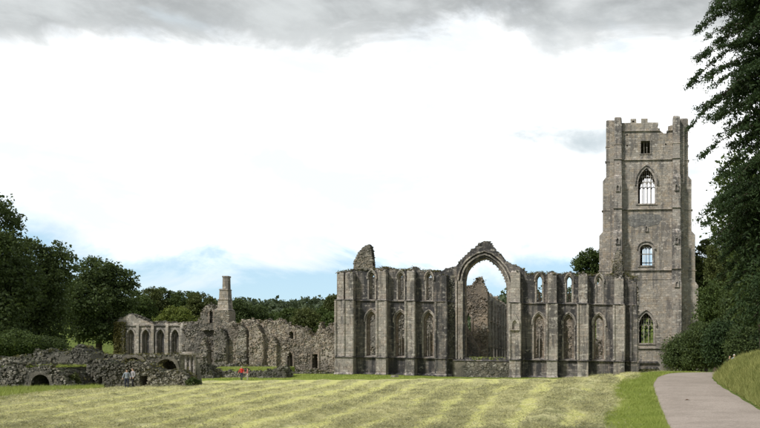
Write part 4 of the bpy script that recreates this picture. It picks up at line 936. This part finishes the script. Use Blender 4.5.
for i, (px, py, rx, ry, D, mt, lb) in enumerate([(706, 262, 13, 22, 172, 'leaf_olive', 'tree close against right side of the tower'), (726, 255, 17, 28, 120, 'leaf_olive', 'tall olive tree behind the right-hand bushes'), (750, 246, 18, 34, 100, 'leaf_mid', 'tall leafy tree behind the large conifer'), (715, 305, 16, 26, 110, 'leaf_mid', 'broad mid-green tree right of the tower foot'), (742, 312, 22, 30, 86, 'leaf_dark', 'dark low-branched tree above the grassy bank'), (775, 290, 25, 50, 84, 'leaf_dark', 'dark tree at right edge beneath the conifer')]):
    tree('bank_tree', lb, gz(px, D), [L(px, py, rx, ry, D), L(px - rx * .45, py + ry * .6, rx * .75, ry * .8, D, -1), L(px + rx * .5, py + ry * .5, rx * .75, ry * .9, D, 1), L(px, py + ry * 1.3, rx * 1.0, ry * .9, D)], mt, 17000, .18 if D < 130 else .26, .9, .35, group='trees right of the tower', seed=60 + i)
for i, (px, py, rx, ry, D, mt, nm, lb) in enumerate([(683, 352, 17, 17, 84, 'leaf_dark', 'laurel_bush', 'dark rounded bush at left end of right thicket'), (700, 345, 17, 22, 82, 'leaf_dark', 'laurel_bush', 'larger dark bush just right of the path end'), (722, 342, 18, 22, 78, 'leaf_conifer', 'laurel_bush', 'blue-green bush behind the two distant heads'), (746, 345, 20, 20, 76, 'leaf_dark', 'laurel_bush', 'dark bush above the grassy bank at right'),
        (12, 344, 22, 13, 92, 'leaf_mid', 'hedge_bush', 'rounded green bush below the tallest left tree'), (46, 348, 16, 10, 96, 'leaf_dark', 'hedge_bush', 'low dark bush behind the drystone wall'), (193.5, 381, 3.6, 3, 70, 'leaf_dark', 'small_shrub', 'small dark shrub at foot of the capped pier'), (85, 349.5, 3, 3.5, 79, 'leaf_olive', 'small_shrub', 'small bright shrub behind the squat pier'), (72, 378, 5, 7, 68, 'leaf_olive', 'small_shrub', 'yellowish shrub at right end of the tunnel mound')]):
    tree(nm, lb, gz(px, D), [L(px, py, rx, ry, D), L(px - rx * .4, py + ry * .4, rx * .6, ry * .7, D, -.5), L(px + rx * .4, py + ry * .35, rx * .65, ry * .75, D, .3)], mt, 13000 if rx > 8 else 1800, .12 if rx > 8 else .07, .7 if rx > 8 else .22, .1 if rx > 8 else 0, 'bush', seed=80 + i)

# far hillside wood: one mass
rg = np.random.default_rng(33); hill_pts = []; hill_sz = []
for i in range(820):
    D = rg.uniform(225, 470) if i < 520 else rg.uniform(410, 480); px = rg.uniform(-160, 1000) if i < 520 else rg.uniform(60, 420); x = (px - PX) * D / F; z = float(base_h(x, D)); r = rg.uniform(4.0, 7.0); hgt = rg.uniform(8, 11)
    nl = 420 if px < 380 else 150
    d = rg.normal(size=(nl, 3)); d /= np.linalg.norm(d, axis=1, keepdims=True); d *= (rg.uniform(.75, 1.08, nl))[:, None]
    lump = 1 + .12 * np.sin(d[:, 0] * 5 + i) * np.sin(d[:, 1] * 4 + 2 * i) + .08 * np.sin(d[:, 2] * 7 + i)
    hill_pts.append(np.array([x, D, z + hgt * .55]) + d * lump[:, None] * np.array([r, r, hgt * .6])); hill_sz.append(np.full(nl, .75))
o = leaf_mesh('hillside_wood', np.concatenate(hill_pts), np.concatenate(hill_sz) * rg.uniform(.6, 1.3, sum(len(h) for h in hill_sz)), 'leaf_far', None, 'stuff', .7)
tag(o, 'distant wooded hillside closing the valley behind the ruins', 'wood')

# big conifer leaning in from the right
def conifer(name, label, base, height, reach, mat, seed, zmin, leaf=.13):
    rg = np.random.default_rng(seed); root = empty(name, base, label, 'tree'); b = np.array(base)
    mb = MB(); mb.tube([b - np.array([0, 0, .5]), b + np.array([0, 0, height * .5]), b + np.array([0, 0, height])], [.6, .4, .06], 10); tr = mb.build('trunk', 'bark', root, smooth=True)
    P = []; S = []; limb = MB(); nb = 430
    for i in range(nb):
        f = rg.random(); h = zmin + (height - zmin) * f; th = rg.uniform(0, 2 * math.pi) if i % 4 == 0 else math.pi + rg.uniform(-1.5, 1.7)
        ln = reach * min(.66 + 1.1 * f, 1.0) * (1 - .75 * max(0, f - .72) * 2) * rg.uniform(.6, 1.02); d = np.array([math.cos(th), math.sin(th), 0]); dro = rg.uniform(.25, .62); sd_ = np.array([-d[1], d[0], 0])
        tt_ = np.linspace(0, 1, 7); arc = b + np.array([0, 0, h]) + d * (ln * tt_)[:, None]; arc[:, 2] += ln * (rg.uniform(.08, .4) * tt_ - dro * tt_ ** 2.2)
        limb.tube([tuple(p) for p in arc], list(.07 * (1 - tt_) + .012), 5)
        m_ = int(60 * ln / reach) + 14
        for q in range(m_):                       # drooping feathery sprays along the limb
            s = rg.uniform(.25, 1.02); c = np.array([np.interp(s, tt_, arc[:, a]) for a in range(3)])
            sl = rg.uniform(.35, 1.0) * (1.15 - .5 * s); side = rg.choice([-1, 1]); dr = sd_ * side * rg.uniform(.5, 1) + d * rg.uniform(.2, .9); dr /= np.linalg.norm(dr)
            k_ = 13; u = np.linspace(0.05, 1, k_); pp = c + dr * (sl * u)[:, None]; pp[:, 2] += -.35 * sl * u ** 1.6 + rg.normal(0, .03, k_)
            P.append(pp + rg.normal(0, .075, (k_, 3))); S.append(leaf * rg.uniform(.7, 1.2) * (1.15 - .6 * u))
    nf = 26000; th = rg.uniform(0, 6.283, nf); rr = reach * .62 * np.sqrt(rg.random(nf)); hf = rg.uniform(zmin, height * .86, nf)      # inner foliage
    P.append(b + np.stack([rr * np.cos(th), rr * np.sin(th), hf], 1)); S.append(rg.uniform(.12, .22, nf))
    limb.build('branches', 'bark', tr, kind='stuff')
    P = np.concatenate(P); S = np.concatenate(S); leaf_mesh('crown', P, S, mat, root, None, .36, seed=seed); return root
cb = gz(806, 44)
conifer('conifer_tree', 'large dark feathery conifer overhanging the right picture edge', cb, 36, 6.7, 'leaf_conifer', 5, 1.5, .12)
tree('young_tree', 'airy bright-leaved tree hanging below the conifer in front of sky', gz(765, 58), [L(748, 205, 26, 26, 58), L(735, 180, 18, 20, 58, -1), L(724, 215, 14, 18, 58, 1), L(752, 240, 26, 26, 58), L(760, 290, 26, 40, 58)], 'leaf_mid', 10000, .15, .9, .25, seed=71, shell=.3)

# ------------------------------------------------------------------ hay, grass
rg = np.random.default_rng(21)
def sample_view(n, u0, u1, y0, y1, power=1.0):
    """uniform over the visible wedge of ground"""
    yy = 1.0 / (1.0 / y1 + rg.random(n) * (1.0 / y0 - 1.0 / y1)) if power else rg.uniform(y0, y1, n)
    uu = rg.uniform(u0, u1, n); return (uu - PX) / F * yy, yy
def surf(x, y): return ground_h(x, y)
x, y = sample_view(420000, -30, 720, 16, 92)
mk = mown_mask(x, y); rmv = row_mask(x, y)
nzv = np.sin(x * 2.1 + 1.3 * np.sin(y * 1.1)) * np.sin(y * 1.7 + x * .6)
inrow = (rmv + .24 * nzv + windrow(x, y) * 4 > .54) & (mk > .5); stubb = (mk > .5) & ~inrow & (rg.random(len(x)) < .35)
def mk_pts(sel, lift=0.0):
    return np.stack([x[sel], y[sel], surf(x[sel], y[sel]) + lift], 1)
p = mk_pts(inrow); p[:, 2] += rg.uniform(-.02, .08, len(p)); sc_ = np.clip(y[inrow] / 28, .75, 1.9)
o = blades('raked_hay', p, .075 * sc_, .008 * sc_, 'hay_row', None, 'stuff', 2.0); tag(o, 'grey-green raked hay lying in rows across the field', 'hay')
p = mk_pts(stubb); sc_ = np.clip(y[stubb] / 28, .75, 1.8)
o = blades('stubble', p, .055 * sc_, .007 * sc_, 'hay', None, 'stuff', 1.6); tag(o, 'short yellow-green stubble between the hay rows', 'stubble')
# darker tufts strung along the rows
tuft = []
xt, yt = sample_view(9000, -20, 690, 17, 90); cl = np.sin(xt * .9 + 2.1 * np.sin(yt * .31)) * np.sin(yt * .55 + xt * .37)
ok = (mown_mask(xt, yt) > .6) & (row_mask(xt, yt) + windrow(xt, yt) * 5 > .80) & (cl + 1.6 * rg.random(len(xt)) > .55); xt, yt = xt[ok], yt[ok]
for a, b in zip(xt, yt):
    s = (.05 + .34 * rg.random() ** 4) * min(1.5, b / 38 + .5); q = np.clip(rg.normal(size=(34, 3)), -1.7, 1.7) * np.array([s * 1.9, s * 1.1, s * .42]); q[:, 2] = np.abs(q[:, 2]); tuft.append(q + np.array([a, b, float(ground_h(a, b)) + .03]))
tp_ = np.concatenate(tuft); o = blades('hay_tufts', tp_, .09 * np.clip(tp_[:, 1] / 30, .8, 1.6), .009 * np.clip(tp_[:, 1] / 30, .8, 1.6), 'hay_tuft', None, 'stuff', 2.0, 3); tag(o, 'loose grey-green tufts of cut hay piled along the rows', 'hay')
# lush verge left of the path
n = 60000; yv = 1 / (1 / 70 + rg.random(n) * (1 / 15 - 1 / 70)); xv = path_x(yv) + rg.uniform(-3.7, -1.75, n)
o = blades('verge_grass', np.stack([xv, yv, base_h(xv, yv)], 1), .10 * np.clip(yv / 26, .8, 2), .008 * np.clip(yv / 26, .8, 2), 'grass_lush', None, 'stuff', .7); tag(o, 'bright green mown strip along left edge of the path', 'grass')
# long grass on the right bank
n = 110000; yv = 1 / (1 / 85 + rg.random(n) * (1 / 20 - 1 / 85)); xv = path_x(yv) + HALF + .12 + rg.exponential(3.2, n)
o = blades('bank_grass', np.stack([xv, yv, base_h(xv, yv)], 1), .42 * rg.uniform(.4, 1.2, n), .010 * np.clip(yv / 26, .8, 2), 'grass_tall', None, 'stuff', .5); tag(o, 'long rough grass on the bank right of the path', 'grass')
# unmown grass at the left
n = 60000; yv = rg.uniform(34, 70, n); xv = -31.0 - (yv - 39) * .5 - rg.exponential(5.0, n) + .8
o = blades('rough_grass', np.stack([xv, yv, base_h(xv, yv)], 1), .45 * rg.uniform(.4, 1.2, n), .022, 'grass_lush', None, 'stuff', .5); tag(o, 'lush uncut grass at far left before the tunnel mound', 'grass')
# lawn strip by the ruins
n = 60000; yv = rg.uniform(86, 109.5, n); xv = rg.uniform(-62, 8, n); ok = mown_mask(xv, yv) < .5; xv, yv = xv[ok], yv[ok]
o = blades('lawn_strip', np.stack([xv, yv, base_h(xv, yv)], 1), .14, .03, 'grass_lush', None, 'stuff', .7); tag(o, 'green lawn strip along the foot of the ruins', 'grass')
# fallen leaf on the path
me = bpy.data.meshes.new('fallen_leaf'); me.from_pydata([(-.10, 0, .0), (0, -.06, .03), (.12, 0, .01), (0, .07, .05), (0, 0, .012)], [], [(0, 1, 4), (1, 2, 4), (2, 3, 4), (3, 0, 4)])
o = link_mesh('fallen_leaf', me, 'dead_leaf'); yl = 31.0; xl = (687 - PX) / F * yl; o.location = (xl, yl, float(base_h(xl, yl)) + .05); tag(o, 'single dark fallen leaf lying on the path', 'leaf')

# ------------------------------------------------------------------ people
def person(label, loc, rotz, h, top_m, leg_m, hair_m, stride=.12, arms=((.30, .10), (.30, .05)), group=None, shoes='shoe', hair_long=False):
    """one skinned body; coordinates for a 1.75 m figure facing -Y, scaled to h"""
    s = h / 1.75
    V = [(0, 0, .95)]; Rr = [(.155, .115)]; E = []
    def add(p, r, parent): V.append(p); Rr.append(r if isinstance(r, tuple) else (r, r)); E.append((parent, len(V) - 1)); return len(V) - 1
    w = add((0, .0, 1.10), (.135, .10), 0); c = add((0, -.01, 1.28), (.165, .115), w); sh = add((0, 0, 1.42), (.12, .085), c); nk = add((0, -.005, 1.50), .052, sh); hd0 = add((0, -.02, 1.57), (.066, .075), nk); hd1 = add((0, -.018, 1.655), (.078, .092), hd0); add((0, -.005, 1.715), (.055, .065), hd1)
    nose = add((0, -.125, 1.615), .014, hd1)
    hands = []
    for sd_, (ao, af) in zip((-1, 1), arms):
        s1 = add((sd_ * .17, 0, 1.405), .068, sh); el_ = add((sd_ * (.19 + ao * .25), .02 - af * .3, 1.13), .047, s1); wr = add((sd_ * (.19 + ao * .35), -.04 - af * 1.5, .90 + af * .75), .031, el_); pm = add((sd_ * (.19 + ao * .36), -.06 - af * 1.7, .83 + af * .72), (.036, .018), wr)
        hands.append((V[wr], pm))
        for kf in range(4):
            o1 = add((V[pm][0] - sd_ * .004, V[pm][1] - .024 + kf * .016, V[pm][2] - .045), .010, pm); add((V[pm][0] - sd_ * .016, V[pm][1] - .024 + kf * .016, V[pm][2] - .08 + abs(kf - 1.4) * .006), .008, o1)
        o1 = add((V[wr][0] - sd_ * .012, V[wr][1] - .045, V[wr][2] - .045), .011, pm); add((V[wr][0] - sd_ * .016, V[wr][1] - .058, V[wr][2] - .08), .009, o1)
    for sd_ in (-1, 1):
        st = stride * sd_; hp = add((sd_ * .09, 0, .88), .098, 0); kn = add((sd_ * .10, -st * .5 - .02, .49), .064, hp); an = add((sd_ * .10, -st + .01, .09), .045, kn); ft = add((sd_ * .11, -st - .08, .045), (.045, .04), an); add((sd_ * .12, -st - .16, .035), (.042, .028), ft)
    me = bpy.data.meshes.new('tmp'); me.from_pydata([(x * s, y_ * s, z * s) for x, y_, z in V], E, []); ob = bpy.data.objects.new('tmp', me); COL.objects.link(ob)
    md = ob.modifiers.new('skin', 'SKIN'); md.use_smooth_shade = True
    for i, sv_ in enumerate(me.skin_vertices[0].data): sv_.radius = (Rr[i][0] * s, Rr[i][1] * s); sv_.use_root = (i == 0)
    ms = ob.modifiers.new('sub', 'SUBSURF'); ms.levels = ms.render_levels = 1
    dg = bpy.context.evaluated_depsgraph_get(); bm_ = bpy.data.meshes.new_from_object(ob.evaluated_get(dg)); bpy.data.objects.remove(ob)
    bm_.name = 'person'; bm_.materials.clear()
    for mname in (top_m, leg_m, 'skin', shoes): bm_.materials.append(MATS[mname])
    for p in bm_.polygons:
        z = p.center.z / s; xx = abs(p.center.x) / s; i = 0
        if z > 1.475: i = 2
        elif any((Vector((p.center.x / s, p.center.y / s, z)) - Vector(wv)).length < .16 and z < wv[2] + .01 and xx > .19 for wv, _ in hands): i = 2
        elif z < .075: i = 3
        elif z < .96 and xx < .21: i = 1
        p.material_index = i; p.use_smooth = True
    o = bpy.data.objects.new('person', bm_); COL.objects.link(o); o.location = loc; o.rotation_euler = (0, 0, rotz); tag(o, label, 'person', group)
    hb = MB(); nlat, nlon = 6, 12
    for i in range(nlat + 1):
        for k in range(nlon):
            ph = math.pi * .5 * i / nlat * (1.25 if not hair_long else 1.5); th = 2 * math.pi * k / nlon
            fr = 1 if math.sin(th) > -.35 else .55                    # hairline higher over the face
            ph2 = ph * fr; hb.v.append((.088 * s * math.sin(ph2) * math.cos(th), (.104 * math.sin(ph2) * math.sin(th) - .012) * s, (1.652 + .088 * math.cos(ph2)) * s))
    for i in range(nlat):
        for k in range(nlon): hb.f.append((i * nlon + k, i * nlon + (k + 1) % nlon, (i + 1) * nlon + (k + 1) % nlon, (i + 1) * nlon + k))
    hm = bpy.data.meshes.new('hair'); hm.from_pydata(hb.v, [], hb.f); hm.polygons.foreach_set('use_smooth', [True] * len(hm.polygons)); link_mesh('hair', hm, hair_m, o)
    return o
def stand(px, D):
    x = (px - PX) * D / F; return (x, D, float(ground_h(x, D)) - .01)
person('walker in pale blue-grey jacket and jeans before the rubble wall', stand(126.8, 64), R(30), 1.66, 'cloth_blue', 'cloth_navy', 'hair_brown', .10, ((.35, .12), (.3, .18)))
person('walker in grey top and black trousers before the rubble wall', stand(132.9, 64.2), R(-25), 1.76, 'cloth_grey', 'cloth_black', 'hair_dark', .14, ((.4, .18), (.45, .10)))
person('walker in red jacket and navy trousers near the terrace', stand(241.6, 93), R(10), 1.72, 'cloth_red', 'cloth_navy', 'hair_white', .20, ((.4, .08), (.35, .16)))
person('shorter companion in faded red top and cream trousers near the terrace', stand(247.6, 94), R(-60), 1.52, 'cloth_rose', 'cloth_cream', 'hair_brown', .06, ((.5, .25), (.3, .2)))
for px, D, tm, hm_, lb, hh in ((729.6, 63.0, 'cloth_black', 'hair_dark', 'dark-haired walker half hidden behind the grassy bank', 1.72), (734.2, 63.6, 'cloth_pale_blue', 'hair_white', 'walker in pale blue shirt half hidden behind the bank', 1.70)):
    x = (px - PX) * D / F; o = person(lb, (x, D, EYE + (HY - (355.4 if hh > 1.71 else 354.2)) * D / F - hh), R(20), hh, tm, 'cloth_navy', hm_)
    print('bank person ground', float(base_h(x, D)), o.location.z)
